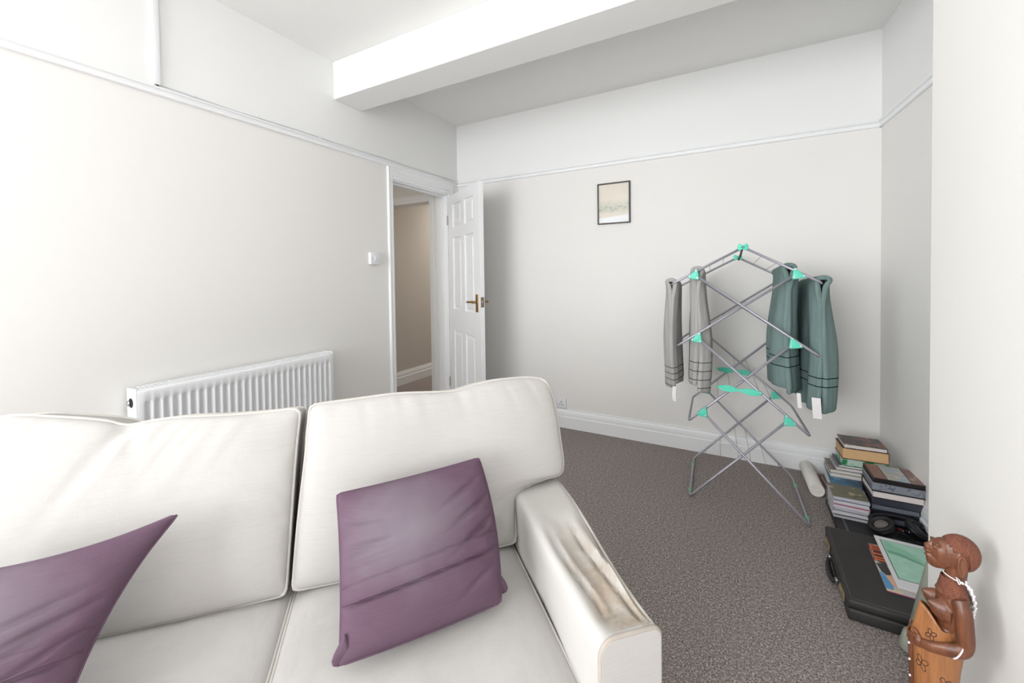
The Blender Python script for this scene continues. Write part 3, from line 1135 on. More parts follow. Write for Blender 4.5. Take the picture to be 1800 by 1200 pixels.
def nd(s, z, far=0.0, off=0.0):
    """a point of the airer: s across, z up, far 0 (front frame) to 1 (rear frame)"""
    zf = z * (1 - 0.025 * sstep(0.05, 0.5, z)) if far else z
    return Vector((s + SKEW * far, DEP * far + off, z + (zf - z) * far))


TR = 0.0066
US = [((0.473, 0.530), (0.000, 0.0085), 1), ((0.069, 0.512), (0.560, 0.0085), -1),
      ((0.496, 0.927), (-0.004, 0.444), 1), ((0.042, 0.926), (0.558, 0.464), -1),
      ((0.508, 1.277), (-0.063, 0.868), 1), ((0.028, 1.278), (0.596, 0.866), -1),
      ((0.267, 1.418), (-0.093, 1.222), 1), ((0.267, 1.418), (0.604, 1.228), -1)]
for (j, e, s) in US:
    o = 0.0072 * s
    path = [nd(*j, 0, o), nd(*e, 0, o), nd(*e, 1, -o), nd(*j, 1, -o)]
    tubeo('frame_tube', bend(path, 0.028, 6), TR, STEEL, rack, 10)
    fr = (0.16, 0.34, 0.52) if e[1] < 0.1 else ((0.35, 0.55, 0.75) if e[1] > 1.0 else (0.30, 0.42, 0.62))
    for f in fr:
        p = (e[0] + (j[0] - e[0]) * f, e[1] + (j[1] - e[1]) * f)
        tubeo('drying_wire', [nd(*p, 0, o), nd(*p, 1, -o)], 0.0012, WIRE, rack, 5)


def rounded_poly(pts, r, n=3):
    out = []
    m_ = len(pts)
    for i in range(m_):
        a, b, c = (Vector((*pts[(i + k) % m_], 0)) for k in (-1, 0, 1))
        p, q = b + (a - b).normalized() * r, b + (c - b).normalized() * r
        for k in range(n + 1):
            t = k / n
            v = p * (1 - t) ** 2 + b * 2 * t * (1 - t) + q * t * t
            out.append((v.x, v.y))
    return out


XZ = Matrix(((1, 0, 0, 0), (0, 0, 1, 0), (0, 1, 0, 0), (0, 0, 0, 1)))      # outline (x, y) -> (x, z), height -> y


def joint(s, z, side, far):
    d = 1 if side == 'L' else -1
    k = 0.034
    pts = [(-1.05 * k * d, -0.62 * k), (0.55 * k * d, 0.98 * k), (0.80 * k * d, -0.95 * k)]
    c = nd(s, z, far)
    bm = bmesh.new()
    prism(bm, rounded_poly(pts, 0.010), 0.030, Matrix.Translation(c + Vector((0, -0.015, 0))) @ XZ, bevel=0.002)
    o = sharp(obj('corner_joint', bm, TEAL, rack), 40)
    for px, pz in pts:
        bm = bmesh.new()
        lathe(bm, [(0.0055, 0), (0.0055, 0.0025), (0.003, 0.0042)], 10,
              Matrix.Translation(c + Vector((px * 0.62, -0.0145 if True else 0, pz * 0.62))) @ Matrix.Rotation(R(90), 4, 'X'))
        obj('rivet', bm, RIVET, o)


for far in (0, 1):
    for s, z, sd in ((0.028, 1.278, 'L'), (0.508, 1.277, 'R'), (0.042, 0.926, 'L'), (0.496, 0.927, 'R'), (0.069, 0.512, 'L'), (0.473, 0.530, 'R')):
        joint(s, z, sd, far)
    c = nd(0.267, 1.418, far)
    bm = bmesh.new()
    for a in (28, -28):
        box(bm, (-0.026, -0.016, -0.009), (0.026, 0.016, 0.009), 0.003, M4=Matrix.Translation(c) @ Matrix.Rotation(R(a), 4, 'Y'))
    sharp(obj('top_clip', bm, TEAL, rack), 40)
    # two-lobed locking arm
    pts = []
    for q in range(25):
        x = -0.108 + 0.216 * q / 24
        pts.append((x, 0.003 + 0.014 * abs(math.sin(math.pi * (x + 0.108) / 0.108)) ** 0.8))
    pts = pts + [(x, -y) for x, y in reversed(pts[1:-1])]
    bm = bmesh.new()
    prism(bm, pts, 0.005, Matrix.Translation(nd(0.250, 0.658, far) + Vector((0, -0.024, 0))) @ Matrix.Rotation(R(3), 4, 'Y') @ XZ, bevel=0.0015)
    o = sharp(obj('locking_arm', bm, TEAL, rack), 40)
    for px in (-0.09, 0.095):
        bm = bmesh.new()
        lathe(bm, [(0.004, 0), (0.004, 0.004)], 10, Matrix.Translation(nd(0.25 + px, 0.657, far) + Vector((0, -0.022, 0))) @ Matrix.Rotation(R(90), 4, 'X'))
        obj('rivet', bm, RIVET, o)
o = tubeo('top_hook', bend([nd(0.262, 1.405, 0), nd(0.258, 1.385, 0.05), nd(0.255, 1.372, 0.12), nd(0.25, 1.36, 0.15)], 0.01), 0.0055, M('dark_grey_plastic', (86, 74, 74), 0.5), rack)
for s in (0.0, 0.56):
    for f in (0.14, 0.80):
        a, b = nd(s, 0.0085, f - 0.035), nd(s, 0.0085, f + 0.035)
        tubeo('foot_clip', [a, a.lerp(b, 0.2), a.lerp(b, 0.8), b], [0.0075, 0.0115, 0.0115, 0.0075], TEALD, rack, 10)


# ------------------------------------------------------------------ towels over the airer
def towel_material(name, col, dark_lines, line_col, band=None, ribs=0.0):
    t = NT(name)
    t.b.inputs['Roughness'].default_value = 1.0
    t.b.inputs['Specular IOR Level'].default_value = 0.05
    v = t.coord()
    o = t.xyz(v)
    n = t.noise(v, 420, 2)
    n2 = t.noise(t.coord((60, 60, 3)), 1.6, 3)
    c = t.mix(n, tuple(max(0, k - 26) for k in col), tuple(min(255, k + 16) for k in col))
    c = t.mix(t.ramp(n2, [(0.40, 0.0), (0.62, 0.45)]), c, tuple(int(k * 0.82) for k in col))
    for z, hw in dark_lines:
        d = t.math('ABSOLUTE', t.math('SUBTRACT', o[2], z))
        c = t.mix(t.math('LESS_THAN', d, hw), c, line_col)
    t.base(c)
    t.bump(n, 0.9, 0.003)
    return t.m


def towel(name, label, s0, z0, t0, t1, dl, dr, gt, gb, mat, seed, wave, thick=0.017, flare=0.0, shut=0.03):
    """cloth hung over a bar that runs in depth; dl and dr: drop on the left and right side"""
    nt, nq = 34, 30
    bm = bmesh.new()
    rows = []
    path = [(-1, i / nq) for i in range(nq, 0, -1)] + [(0, a) for a in (-90, -60, -30, 0, 30, 60, 90)] + [(1, i / nq) for i in range(1, nq + 1)]
    for k in range(nt + 1):
        t = t0 + (t1 - t0) * k / nt
        far = t / DEP
        row = []
        for sd, q in path:
            if sd == 0:
                a = R(q)
                p = Vector((s0 + gt * math.sin(a), t, z0 + TR + 0.009 + (gt * 0.6) * math.cos(a) - 0.004))
            else:
                drop = (dl if sd < 0 else dr) * (1 + 0.035 * smoothnoise(t * 6, sd * 3, seed))
                h = q * drop
                g = gt + (gb - gt) * sstep(0.0, 0.75, q)
                fold = wave * math.sin(t * 34 + seed + sd * 0.8) * sstep(0.05, 0.55, q) + wave * 0.7 * smoothnoise(t * 16, q * 2.0, seed + sd)
                tt = t + abs(0.012 * math.sin(q * 3 + seed)) * q + flare * q * q * (k / nt)
                p = Vector((s0 + sd * g + fold + 0.006 * math.sin(q * 5 + seed), tt, z0 + TR + 0.005 - h))
            # the two long edges curl in, as a folded towel does
            e = min(k, nt - k) / nt
            if sd != 0:
                p.x += -sd * 0.012 * (1 - sstep(0.0, 0.14, e)) - sd * max(0.0, min(shut, g - 0.010)) * (1 - sstep(0.0, 0.17, k / nt)) ** 1.4 * sstep(0.02, 0.2, q)
            p.x += SKEW * far
            p.z -= z0 * 0.025 * far
            row.append(bm.verts.new(p))
        rows.append(row)
    for a, b in zip(rows, rows[1:]):
        for i in range(len(path) - 1):
            bm.faces.new((a[i], b[i], b[i + 1], a[i + 1])).smooth = True
    o = obj(name, bm, mat, None, smooth=True)
    o.matrix_world = RKM.copy()
    md = o.modifiers.new('thickness', 'SOLIDIFY')
    md.thickness, md.offset = thick, 0
    ms = o.modifiers.new('soft', 'SUBSURF')
    ms.levels = ms.render_levels = 1
    tag(o, label, 'towel', 'towels drying on the airer')
    return o


GL = [(0.775, 0.0022), (0.725, 0.0022), (0.675, 0.0022), (0.628, 0.0022)]
GREY = towel_material('grey_terry', (188, 186, 183), GL, (66, 58, 60))
GREY2 = towel_material('grey_terry_outer', (188, 186, 184), [(0.735, 0.002), (0.700, 0.002), (0.665, 0.002), (0.63, 0.002)], (66, 58, 60))
GREEN = towel_material('green_terry', (130, 152, 149), [(0.842, 0.0026), (0.792, 0.0026)], (30, 46, 46))
GREEN2 = towel_material('green_terry_outer', (130, 152, 149), [(0.755, 0.0026), (0.712, 0.0026)], (30, 46, 46))
g1 = towel('towel', 'grey towel on the outermost left bar of the airer', -0.095, 1.222, 0.004, 0.34, 0.62, 0.60, 0.024, 0.030, GREY2, 2.0, 0.008, 0.024)
g2 = towel('towel', 'grey towel with four dark stripes near its hem, beside the upper left teal joint', 0.045, 1.288, 0.024, 0.32, 0.66, 0.69, 0.026, 0.042, GREY, 5.0, 0.010, 0.026, 0.10)
G1 = towel('towel', 'green towel with a thin hem ribbon beside the upper right teal joint', 0.474, 1.296, 0.026, 0.44, 0.64, 0.66, 0.026, 0.045, GREEN, 8.0, 0.013, 0.024, 0.08)
G2 = towel('towel', 'green towel with a broad white label on the outermost right bar of the airer', 0.612, 1.228, 0.006, 0.46, 0.655, 0.668, 0.028, 0.046, GREEN2, 11.0, 0.012, 0.024, 0.05)
TAGW = M('white_label_cloth', (232, 228, 228), 0.9)


def tagpiece(par, pts, w, name='care_tag'):
    """a small hanging ribbon through the given points, w wide across"""
    bm = bmesh.new()
    A = [bm.verts.new(Vector(p) - Vector((w / 2, 0, 0))) for p in pts]
    B = [bm.verts.new(Vector(p) + Vector((w / 2, 0, 0))) for p in pts]
    for i in range(len(pts) - 1):
        bm.faces.new((A[i], B[i], B[i + 1], A[i + 1]))
    r = bmesh.ops.extrude_face_region(bm, geom=bm.faces[:])
    bmesh.ops.translate(bm, vec=(0, 0.0015, 0), verts=[v for v in r['geom'] if isinstance(v, bmesh.types.BMVert)])
    o = obj(name, bm, TAGW, par)
    o['label'] = 'white fabric label at the hem'
    return o


tagpiece(G2, [(0.580, -0.012, 0.662), (0.582, -0.016, 0.62), (0.586, -0.014, 0.560)], 0.036)
tagpiece(G1, [(0.512, 0.02, 0.668), (0.514, 0.014, 0.63), (0.517, 0.014, 0.594)], 0.017)
tagpiece(g1, [(-0.080, 0.01, 0.630), (-0.082, 0.004, 0.58), (-0.079, 0.004, 0.545)], 0.020)


# ------------------------------------------------------------------ books and cases in the alcove
def cover_material(name, base, blobs=(), scale=9.0, rough=0.35):
    if name in _mats:
        return _mats[name]
    t = NT(name)
    t.b.inputs['Roughness'].default_value = rough
    c = t.mix(t.noise(t.coord(), 40, 2), base, tuple(int(k * 0.9) for k in base))
    for i, (col, th) in enumerate(blobs):
        n = t.noise(t.coord((1, 1.6, 1), rot=(0, 0, 0.7 * i)), scale * (1 + 0.4 * i), 3)
        c = t.mix(t.ramp(n, [(th, 0.0), (th + 0.05, 1.0)]), c, col)
    t.base(c)
    _mats[name] = t.m
    return t.m


def book(label, x0, x1, y0, y1, z0, z1, cover, pages=None, rot=0.0, spine='R', board=0.003, group='books stacked in the alcove', name='book', cat='book', overhang=0.004):
    """lying book: two boards and a spine (cover) round an inset page block"""
    cx, cy = (x0 + x1) / 2, (y0 + y1) / 2
    t = thing(name, label, cat, (cx, cy, z0), rot, group)
    w, d, h = (x1 - x0) / 2, (y1 - y0) / 2, z1 - z0
    bm = bmesh.new()
    box(bm, (-w, -d, 0), (w, d, board))
    box(bm, (-w, -d, h - board), (w, d, h))
    if spine == 'R':
        box(bm, (w - board, -d, board), (w, d, h - board))
    elif spine == 'B':
        box(bm, (-w, d - board, board), (w, d, h - board))
    elif spine == 'L':
        box(bm, (-w, -d, board), (-w + board, d, h - board))
    else:
        box(bm, (-w, -d, board), (w, -d + board, h - board))
    obj('cover', bm, cover, t)
    k = overhang
    lo, hi = [-w + k, -d + k, board], [w - k, d - k, h - board]
    if spine == 'R': hi[0] = w - board
    if spine == 'L': lo[0] = -w + board
    if spine == 'B': hi[1] = d - board
    if spine == 'F': lo[1] = -d + board
    boxo('page_block', lo, hi, pages or PAPER, t)
    return t


# rear pile, bottom to top
book('large white paperback with a blue edge at the bottom of the rear pile', 0.455, 0.690, 2.790, 3.030, 0.0, 0.052, cover_material('white_blue_cover', (222, 222, 226), [((60, 96, 150), 0.62)]), spine='B')
nb = thing('notebook', 'red-brown wire-bound notebook low in the rear pile', 'notebook', (0.572, 2.905, 0.052), R(4))
boxo('page_block', (-0.115, -0.10, 0), (0.11, 0.10, 0.018), PAPER, nb)
boxo('cover', (-0.117, -0.102, 0.018), (0.112, 0.102, 0.021), cover_material('maroon_cover', (112, 58, 54)), nb)
bm = bmesh.new()
for k in range(16):
    y = -0.093 + 0.0124 * k
    tube(bm, [(-0.115 + 0.007 * math.cos(a) - 0.004, y, 0.011 + 0.0105 * math.sin(a)) for a in [2 * math.pi * q / 10 for q in range(10)]], 0.0013, 4, closed=True)
obj('wire_binding', bm, cover_material('maroon_cover', (112, 58, 54)), nb)
book('book with a sea-blue cover lying under the rear pile', 0.456, 0.592, 2.728, 2.995, 0.073, 0.142, cover_material('sea_blue_cover', (56, 122, 160), [((36, 76, 104), 0.52), ((116, 176, 200), 0.62), ((226, 230, 234), 0.68)], 9.0), rot=R(-2), spine='R', board=0.004)
A_ = [(0.462, 0.700, 2.826, 2.985, 0.142, 0.163, 'white-edged paperback directly on the sea-blue book', cover_material('pale_grey_cover', (206, 202, 200)), None, 1.5),
      (0.460, 0.694, 2.822, 2.975, 0.163, 0.184, 'brown-grey covered book sticking out to the left of the rear pile', cover_material('taupe_photo_cover', (128, 118, 112), [((92, 84, 80), 0.55), ((176, 168, 160), 0.62)], 22), None, 1.0),
      (0.486, 0.700, 2.826, 2.985, 0.184, 0.201, 'thin pale grey paperback in the middle of the rear pile', cover_material('light_lilac_cover', (188, 188, 194), [((120, 126, 140), 0.6)], 12), None, 2.0),
      (0.497, 0.706, 2.824, 2.980, 0.201, 0.216, 'slim slate-coloured book beneath the green-edged book', cover_material('slate_cover', (86, 96, 112)), None, 2.0),
      (0.512, 0.712, 2.826, 2.975, 0.216, 0.254, 'green and white edged book beneath the thick tan-paged paperback', cover_material('mint_green_cover', (150, 200, 178), [((30, 120, 70), 0.50)], 30), cover_material('green_striped_edge', (196, 216, 200), [((36, 128, 76), 0.53), ((60, 64, 62), 0.66)], 26), 2.5),
      (0.512, 0.712, 2.824, 2.972, 0.254, 0.313, 'thick paperback with tan page edges second from the top of the rear pile', cover_material('dark_red_cover', (104, 48, 52), [((222, 176, 150), 0.60)], 20), TAN, 2.5),
      (0.520, 0.706, 2.824, 2.972, 0.313, 0.336, 'book with a dark painting on its cover topmost of the rear pile', cover_material('dark_painting_cover', (66, 60, 62), [((124, 78, 58), 0.54), ((176, 128, 98), 0.64)], 17), None, 2.0)]
for x0, x1, y0, y1, z0, z1, lab, cm, pg, rt in A_:
    book(lab, x0, x1, y0, y1, z0, z1, cm, pg, R(rt), spine='R', board=0.0025)

# flat black case carrying the two front piles
ca = thing('flat_case', 'flat black case lying on the carpet under the discs and headphones', 'case', (0.622, 2.602, 0))
box_ = bmesh.new()
box(box_, (-0.185, -0.183, 0), (0.185, 0.183, 0.031), 0.006)
sharp(obj('shell', box_, M('black_case_plastic', (40, 39, 42), 0.5, bump=(300, 0.2)), ca), 40)
boxo('edge_strip', (-0.150, -0.178, 0.031), (-0.142, 0.178, 0.033), M('grey_strip', (92, 92, 98), 0.5), ca)
ZC0 = 0.033

# compact discs
cols_cd = [(216, 208, 208), (60, 56, 64), (224, 220, 226), (128, 124, 130), (200, 196, 204), (222, 214, 222), (176, 66, 104), (228, 222, 228), (112, 122, 150), (206, 204, 216), (120, 116, 98)]
names_cd = ['white edged disc case at the very bottom of the disc pile', 'black edged disc case low in the disc pile', 'white edged disc case above the low black one', 'grey edged disc case in the lower half of the disc pile',
            'pale grey edged disc case just above the grey one', 'white edged disc case just under the pink one', 'pink edged disc case in the middle of the disc pile', 'white edged disc case just above the pink one',
            'blue-grey edged disc case near the top of the disc pile', 'pale lilac edged disc case second from the top of the disc pile', 'disc case with an olive photo cover topmost of the disc pile']
CDP = M('clear_case_plastic', (204, 204, 208), 0.15, var=(20, 10))
z = ZC0
for i, (c, lab) in enumerate(zip(cols_cd, names_cd)):
    t = thing('disc_case', lab, 'disc case', (0.509 + 0.004 * math.sin(i * 2.3), 2.652 + 0.003 * math.cos(i * 1.7), z), R(2.0 * math.sin(i * 1.9)), 'disc cases piled on the flat black case')
    ins = cover_material('insert_%d' % i, c, [((196, 188, 150), 0.60), ((84, 84, 74), 0.62)] if i == 10 else [], 14, 0.3)
    boxo('case', (-0.071, -0.070, 0), (0.071, 0.070, 0.0035), CDP, t)
    boxo('insert', (-0.0705, -0.0695, 0.0035), (0.0705, 0.0695, 0.0088), ins, t)
    boxo('case_lid', (-0.071, -0.0698, 0.0088), (0.071, 0.0698, 0.0100), ins if i == 10 else CDP, t)
    z += 0.0104

# right pile: film cases and bound books
dark1, dark2 = M('black_case_glossy', (30, 32, 38), 0.3), M('dark_grey_case', (74, 76, 86), 0.35)


def film(label, z0, h, col, x0=0.598, x1=0.792, y0=2.632, y1=2.812, rot=0.0, stripe=None):
    t = thing('film_case', label, 'film case', ((x0 + x1) / 2, (y0 + y1) / 2, z0), rot, 'film cases piled on the flat black case')
    w, d = (x1 - x0) / 2, (y1 - y0) / 2
    boxo('case', (-w, -d, 0), (w, d, h), col, t, 0.002)
    boxo('sleeve', (-w + 0.004, -d - 0.0008, h * 0.12), (w - 0.012, -d + 0.004, h * 0.88), stripe or dark2, t)
    boxo('opening_seam', (-w - 0.0004, -d + 0.008, h * 0.47), (-w + 0.002, d - 0.004, h * 0.53), DARK, t)
    return t


film('black film case at the bottom of the right-hand alcove pile', 0.033, 0.030, dark1, 0.590, 0.775, rot=R(1), stripe=M('blue_grey_sleeve', (104, 108, 124), 0.3))
film('black film case second from the bottom of the right-hand alcove pile', 0.063, 0.030, dark1, 0.594, 0.782, rot=R(-1), stripe=M('near_black_sleeve', (34, 40, 50), 0.3))
film('black film case with a pale grey edge under the dark grey case', 0.093, 0.026, dark1, 0.594, 0.786, rot=R(1), stripe=M('pale_sleeve', (112, 116, 130), 0.3))
film('dark grey film case directly under the white-paged book', 0.119, 0.032, dark2, 0.600, 0.788, stripe=M('charcoal_sleeve', (62, 64, 74), 0.3))
book('black-covered book with thick white pages in the right-hand alcove pile', 0.598, 0.794, 2.628, 2.812, 0.151, 0.189, cover_material('black_cover', (36, 30, 34)), M('pinkish_pages', (232, 222, 220), 0.8), R(1.2), spine='B', board=0.0045, group='books stacked in the alcove')
film('silver-grey boxed film set directly under the map-patterned book', 0.189, 0.040, M('silver_box', (140, 144, 154), 0.35, var=(40, 26)), 0.600, 0.796, 2.630, 2.812, stripe=cover_material('silver_print', (146, 150, 160), [((96, 100, 112), 0.55)], 60))
mb = book('book with a brown map-patterned cover topmost of the right-hand alcove pile', 0.602, 0.800, 2.628, 2.808, 0.229, 0.252, cover_material('black_edge_cover', (34, 26, 28)), cover_material('black_edge_cover', (34, 26, 28)), R(0.5), spine='B', board=0.003)
boxo('cover_print', (-0.093, -0.085, 0.023), (-0.045, 0.087, 0.0238), cover_material('brown_map', (146, 112, 106), [((174, 146, 136), 0.6)], 20), mb)
boxo('cover_print', (-0.041, -0.085, 0.023), (0.045, 0.087, 0.0238), cover_material('pale_map', (188, 190, 182), [((168, 186, 200), 0.50), ((214, 196, 180), 0.58), ((140, 160, 130), 0.66)], 16), mb)
boxo('cover_print', (0.049, -0.085, 0.023), (0.094, 0.087, 0.0238), cover_material('brown_map', (146, 112, 106)), mb)

# headphones
hp = thing('headphones', 'black headphones with oval grey ear pads on the flat case before the film cases', 'headphones', (0.675, 2.532, 0.038), R(8))
PADG = M('grey_mesh_pad', (124, 120, 116), 0.7, var=(60, 30))
for (x, y, rx_, ry_, tilt, col) in ((-0.066, -0.004, 0.042, 0.034, R(-28), PADG), (0.070, 0.012, 0.040, 0.034, R(36), M('blue_grey_pad', (96, 102, 124), 0.6, var=(60, 30)))):
    mm = Matrix.Translation((x, y, 0.033)) @ Matrix.Rotation(tilt, 4, 'Y') @ Matrix.Rotation(R(14), 4, 'X')
    bm = bmesh.new()
    tube(bm, [mm @ Vector((rx_ * math.cos(a), ry_ * math.sin(a), 0.008)) for a in [2 * math.pi * q / 24 for q in range(24)]], 0.011, 8, closed=True)
    cup = obj('ear_cushion', bm, M('black_ear_cushion', (30, 28, 30), 0.6), hp)
    bm = bmesh.new()
    lathe(bm, [(rx_ * 1.0, -0.016), (rx_ * 1.12, -0.008), (rx_ * 1.12, 0.002), (rx_ * 0.9, 0.006)], 24, mm)
    obj('ear_shell', bm, BLACKP, cup)
    bm = bmesh.new()
    lathe(bm, [(rx_ * 0.72, 0.004), (rx_ * 0.6, 0.009), (rx_ * 0.2, 0.011)], 24, mm)
    obj('speaker_mesh', bm, col, cup)
band = [(-0.090, 0.010, 0.030), (-0.096, 0.040, 0.042), (-0.060, 0.064, 0.050), (0.0, 0.072, 0.052), (0.060, 0.066, 0.050), (0.100, 0.046, 0.044), (0.096, 0.018, 0.034)]
pts = [catmull(band, q / 36) for q in range(37)]
tubeo('headband', pts, 0.0075, BLACKP, hp, 8)
wire = [(-0.02, -0.03, 0.006), (0.0, 0.0, 0.012), (0.03, -0.02, 0.008), (0.02, -0.05, 0.005), (-0.01, -0.06, 0.004), (-0.05, -0.05, 0.004), (0.06, -0.055, 0.004)]
tubeo('cable', [catmull(wire, q / 40) for q in range(41)], 0.0028, BLACKP, hp, 6)
pl = tubeo('plug', [(0.0, 0.02, 0.012), (0.004, 0.0, 0.026), (0.006, -0.012, 0.030)], [0.006, 0.0055, 0.004], M('red_plug', (122, 44, 48), 0.4), hp)
tubeo('plug_tip', [(0.006, -0.012, 0.030), (0.007, -0.026, 0.031)], 0.003, CHROME, pl)
pl = tubeo('plug', [(0.024, 0.02, 0.012), (0.028, 0.004, 0.024), (0.030, -0.006, 0.028)], [0.006, 0.0055, 0.004], BLACKP, hp)
tubeo('plug_tip', [(0.030, -0.006, 0.028), (0.032, -0.018, 0.029)], 0.003, CHROME, pl)

# rolled poster
rp = thing('paper_roll', 'rolled white paper lying on the carpet against the back skirting board', 'paper roll', (0.402, 3.005, 0.037), R(2))
bm = bmesh.new()
mm = Matrix.Translation((0, -0.165, 0)) @ Matrix.Rotation(R(-90), 4, 'X')
lathe(bm, [(0.030, 0.006), (0.034, 0.0), (0.037, 0.002), (0.037, 0.328), (0.034, 0.33), (0.030, 0.324)], 28, mm)
obj('sheet', bm, M('roll_paper', (236, 233, 226), 0.7), rp)
bm = bmesh.new()
sp = [(0.026 * (1 - q / 90) * math.cos(q * 0.28), -0.162, 0.026 * (1 - q / 90) * math.sin(q * 0.28)) for q in range(70)]
A = [bm.verts.new(p) for p in sp]
B = [bm.verts.new((p[0], 0.15, p[2])) for p in sp]
for i in range(len(sp) - 1):
    bm.faces.new((A[i], A[i + 1], B[i + 1], B[i])).smooth = True
obj('inner_turns', bm, M('roll_paper', (236, 233, 226), 0.7), rp)

# ------------------------------------------------------------------ briefcase, magazine, picture book
bc = thing('briefcase', 'black leatherette briefcase with brass latches lying flat on the carpet', 'briefcase', (0.535, 2.130, 0), R(-1.2))
bw, bd = 0.168, 0.254
bm = bmesh.new()
box(bm, (-bw, -bd, 0), (bw, bd, 0.046), 0.010, segs=3)
sharp(obj('base', bm, BLACKM, bc), 40)
bm = bmesh.new()
box(bm, (-bw, -bd, 0.0475), (bw, bd, 0.079), 0.010, segs=3)
lid = sharp(obj('lid', bm, BLACKM, bc), 40)
boxo('seam_strip', (-bw + 0.003, -bd + 0.003, 0.044), (bw - 0.003, bd - 0.003, 0.049), M('dark_metal_strip', (70, 68, 62), 0.4, 0.7), bc)
bm = bmesh.new()
loop = [(-bw + 0.012, -bd + 0.012), (bw - 0.012, -bd + 0.012), (bw - 0.012, bd - 0.012), (-bw + 0.012, bd - 0.012)]
tube(bm, bend([(x, y, 0.0790) for x, y in loop + [loop[0]]], 0.012), 0.0012, 5)
obj('stitched_edge', bm, M('worn_edge', (84, 80, 78), 0.6), lid)
for y in (0.150, -0.170):
    lt = boxo('latch', (-bw - 0.006, y - 0.034, 0.030), (-bw + 0.001, y + 0.034, 0.062), BRASSD, bc, 0.002)
    boxo('latch_button', (-bw - 0.011, y - 0.014, 0.050), (-bw - 0.005, y + 0.020, 0.064), M('pale_brass', (176, 160, 120), 0.35, 0.8), lt, 0.002)
    boxo('hasp', (-bw - 0.008, y + 0.016, 0.034), (-bw - 0.005, y + 0.030, 0.058), BRASSD, lt, 0.001)
for y in (0.070, -0.088):
    boxo('handle_mount', (-bw - 0.012, y - 0.009, 0.020), (-bw + 0.001, y + 0.009, 0.042), CHROME, bc, 0.002)
hpts = [catmull([(-bw - 0.008, 0.070, 0.030), (-bw - 0.013, 0.064, 0.024), (-bw - 0.018, 0.030, 0.017), (-bw - 0.019, -0.009, 0.015), (-bw - 0.018, -0.048, 0.017), (-bw - 0.013, -0.082, 0.024), (-bw - 0.008, -0.088, 0.030)], q / 30) for q in range(31)]
tubeo('handle', hpts, [0.006 + 0.006 * math.sin(math.pi * q / 30) for q in range(31)], M('black_handle', (30, 28, 30), 0.35), bc, 10)

# magazine: only the strip that shows beyond the picture book carries colour
mg = thing('magazine', 'colourful magazine on the briefcase, peeping out under the white picture book', 'magazine', (0.610, 2.143, 0.0795), R(-2.0))
boxo('page_block', (-0.106, -0.156, 0), (0.106, 0.156, 0.004), M('magenta_edge_pages', (176, 96, 130), 0.6), mg)
boxo('cover', (-0.1065, -0.1565, 0.004), (0.1065, 0.1565, 0.0048), cover_material('mag_cover', (210, 206, 204), [((70, 62, 60), 0.55)], 12), mg)
ink = lambda n, c: M(n, c, 0.4)
for i, (yy, h) in enumerate(((0.112, 0.034), (0.073, 0.034), (0.033, 0.034))):
    bm = bmesh.new()
    # heavy orange display letters, cut off by the book on top
    box(bm, (-0.102, yy, 0.0048), (-0.097, yy + h, 0.0056))
    if i == 0:
        for k in (0, 0.45, 0.85):
            box(bm, (-0.097, yy + h * k, 0.0048), (-0.066, yy + h * k + 0.005, 0.0056))
    elif i == 1:
        box(bm, (-0.097, yy + h * 0.2, 0.0048), (-0.066, yy + h * 0.2 + 0.008, 0.0056))
    else:
        for k in (0.1, 0.6):
            box(bm, (-0.097, yy + h * k, 0.0048), (-0.066, yy + h * k + 0.008, 0.0056))
    obj('headline_letter', bm, ink('orange_ink', (232, 112, 52)), mg)
boxo('cover_photo', (-0.105, 0.030, 0.0047), (-0.070, 0.150, 0.0051), ink('maroon_ink', (66, 40, 48)), mg)
bm = bmesh.new()
prism(bm, [(-0.104, 0.012), (-0.072, 0.020), (-0.068, -0.045), (-0.085, -0.062), (-0.098, -0.040)], 0.0006, Matrix.Translation((0, 0, 0.0048)))
obj('cover_photo', bm, ink('dark_hair_ink', (58, 52, 54)), mg)
bm = bmesh.new()
prism(bm, [(-0.106, -0.040), (-0.092, -0.058), (-0.080, -0.120), (-0.084, -0.146), (-0.106, -0.146)], 0.0006, Matrix.Translation((0, 0, 0.0048)))
obj('cover_photo', bm, ink('sky_ink', (92, 156, 204)), mg)
bm = bmesh.new()
prism(bm, [(-0.090, -0.060), (-0.074, -0.052), (-0.062, -0.090), (-0.066, -0.128), (-0.082, -0.112)], 0.0006, Matrix.Translation((0, 0, 0.0050)))
obj('cover_photo', bm, ink('skin_ink', (226, 178, 148)), mg)
boxo('cover_photo', (-0.105, -0.155, 0.0048), (-0.060, -0.142, 0.0053), ink('sand_ink', (226, 206, 160)), mg)

pb = thing('picture_book', 'white book with a pale green pictured cover on the magazine and briefcase', 'book', (0.672, 2.187, 0.0853), R(-1.8), 'books stacked in the alcove')
boxo('page_block', (-0.130, -0.172, 0), (0.130, 0.174, 0.007), PAPER, pb)
boxo('cover', (-0.132, -0.174, 0.007), (0.132, 0.176, 0.0085), M('white_glossy_cover', (232, 232, 236), 0.25), pb)
boxo('cover_border', (-0.117, -0.122, 0.0085), (0.117, 0.150, 0.0090), M('black_keyline', (44, 44, 48), 0.4), pb)
boxo('cover_picture', (-0.1145, -0.1195, 0.0090), (0.1145, 0.1475, 0.0094), cover_material('mint_picture', (182, 230, 208), [((160, 216, 190), 0.56)], 6, 0.25), pb)
LEAFD, LEAFM = M('deep_mint_ink', (120, 176, 150), 0.3), M('mid_mint_ink', (146, 206, 176), 0.3)
bm = bmesh.new()
prism(bm, [(-0.112, 0.120), (-0.10, 0.138), (-0.03, 0.085), (0.02, 0.012), (0.0, 0.012), (-0.045, 0.055), (-0.10, 0.080)], 0.0003, Matrix.Translation((0, 0, 0.0094)))
obj('leaf_print', bm, LEAFM, pb)
bm = bmesh.new()
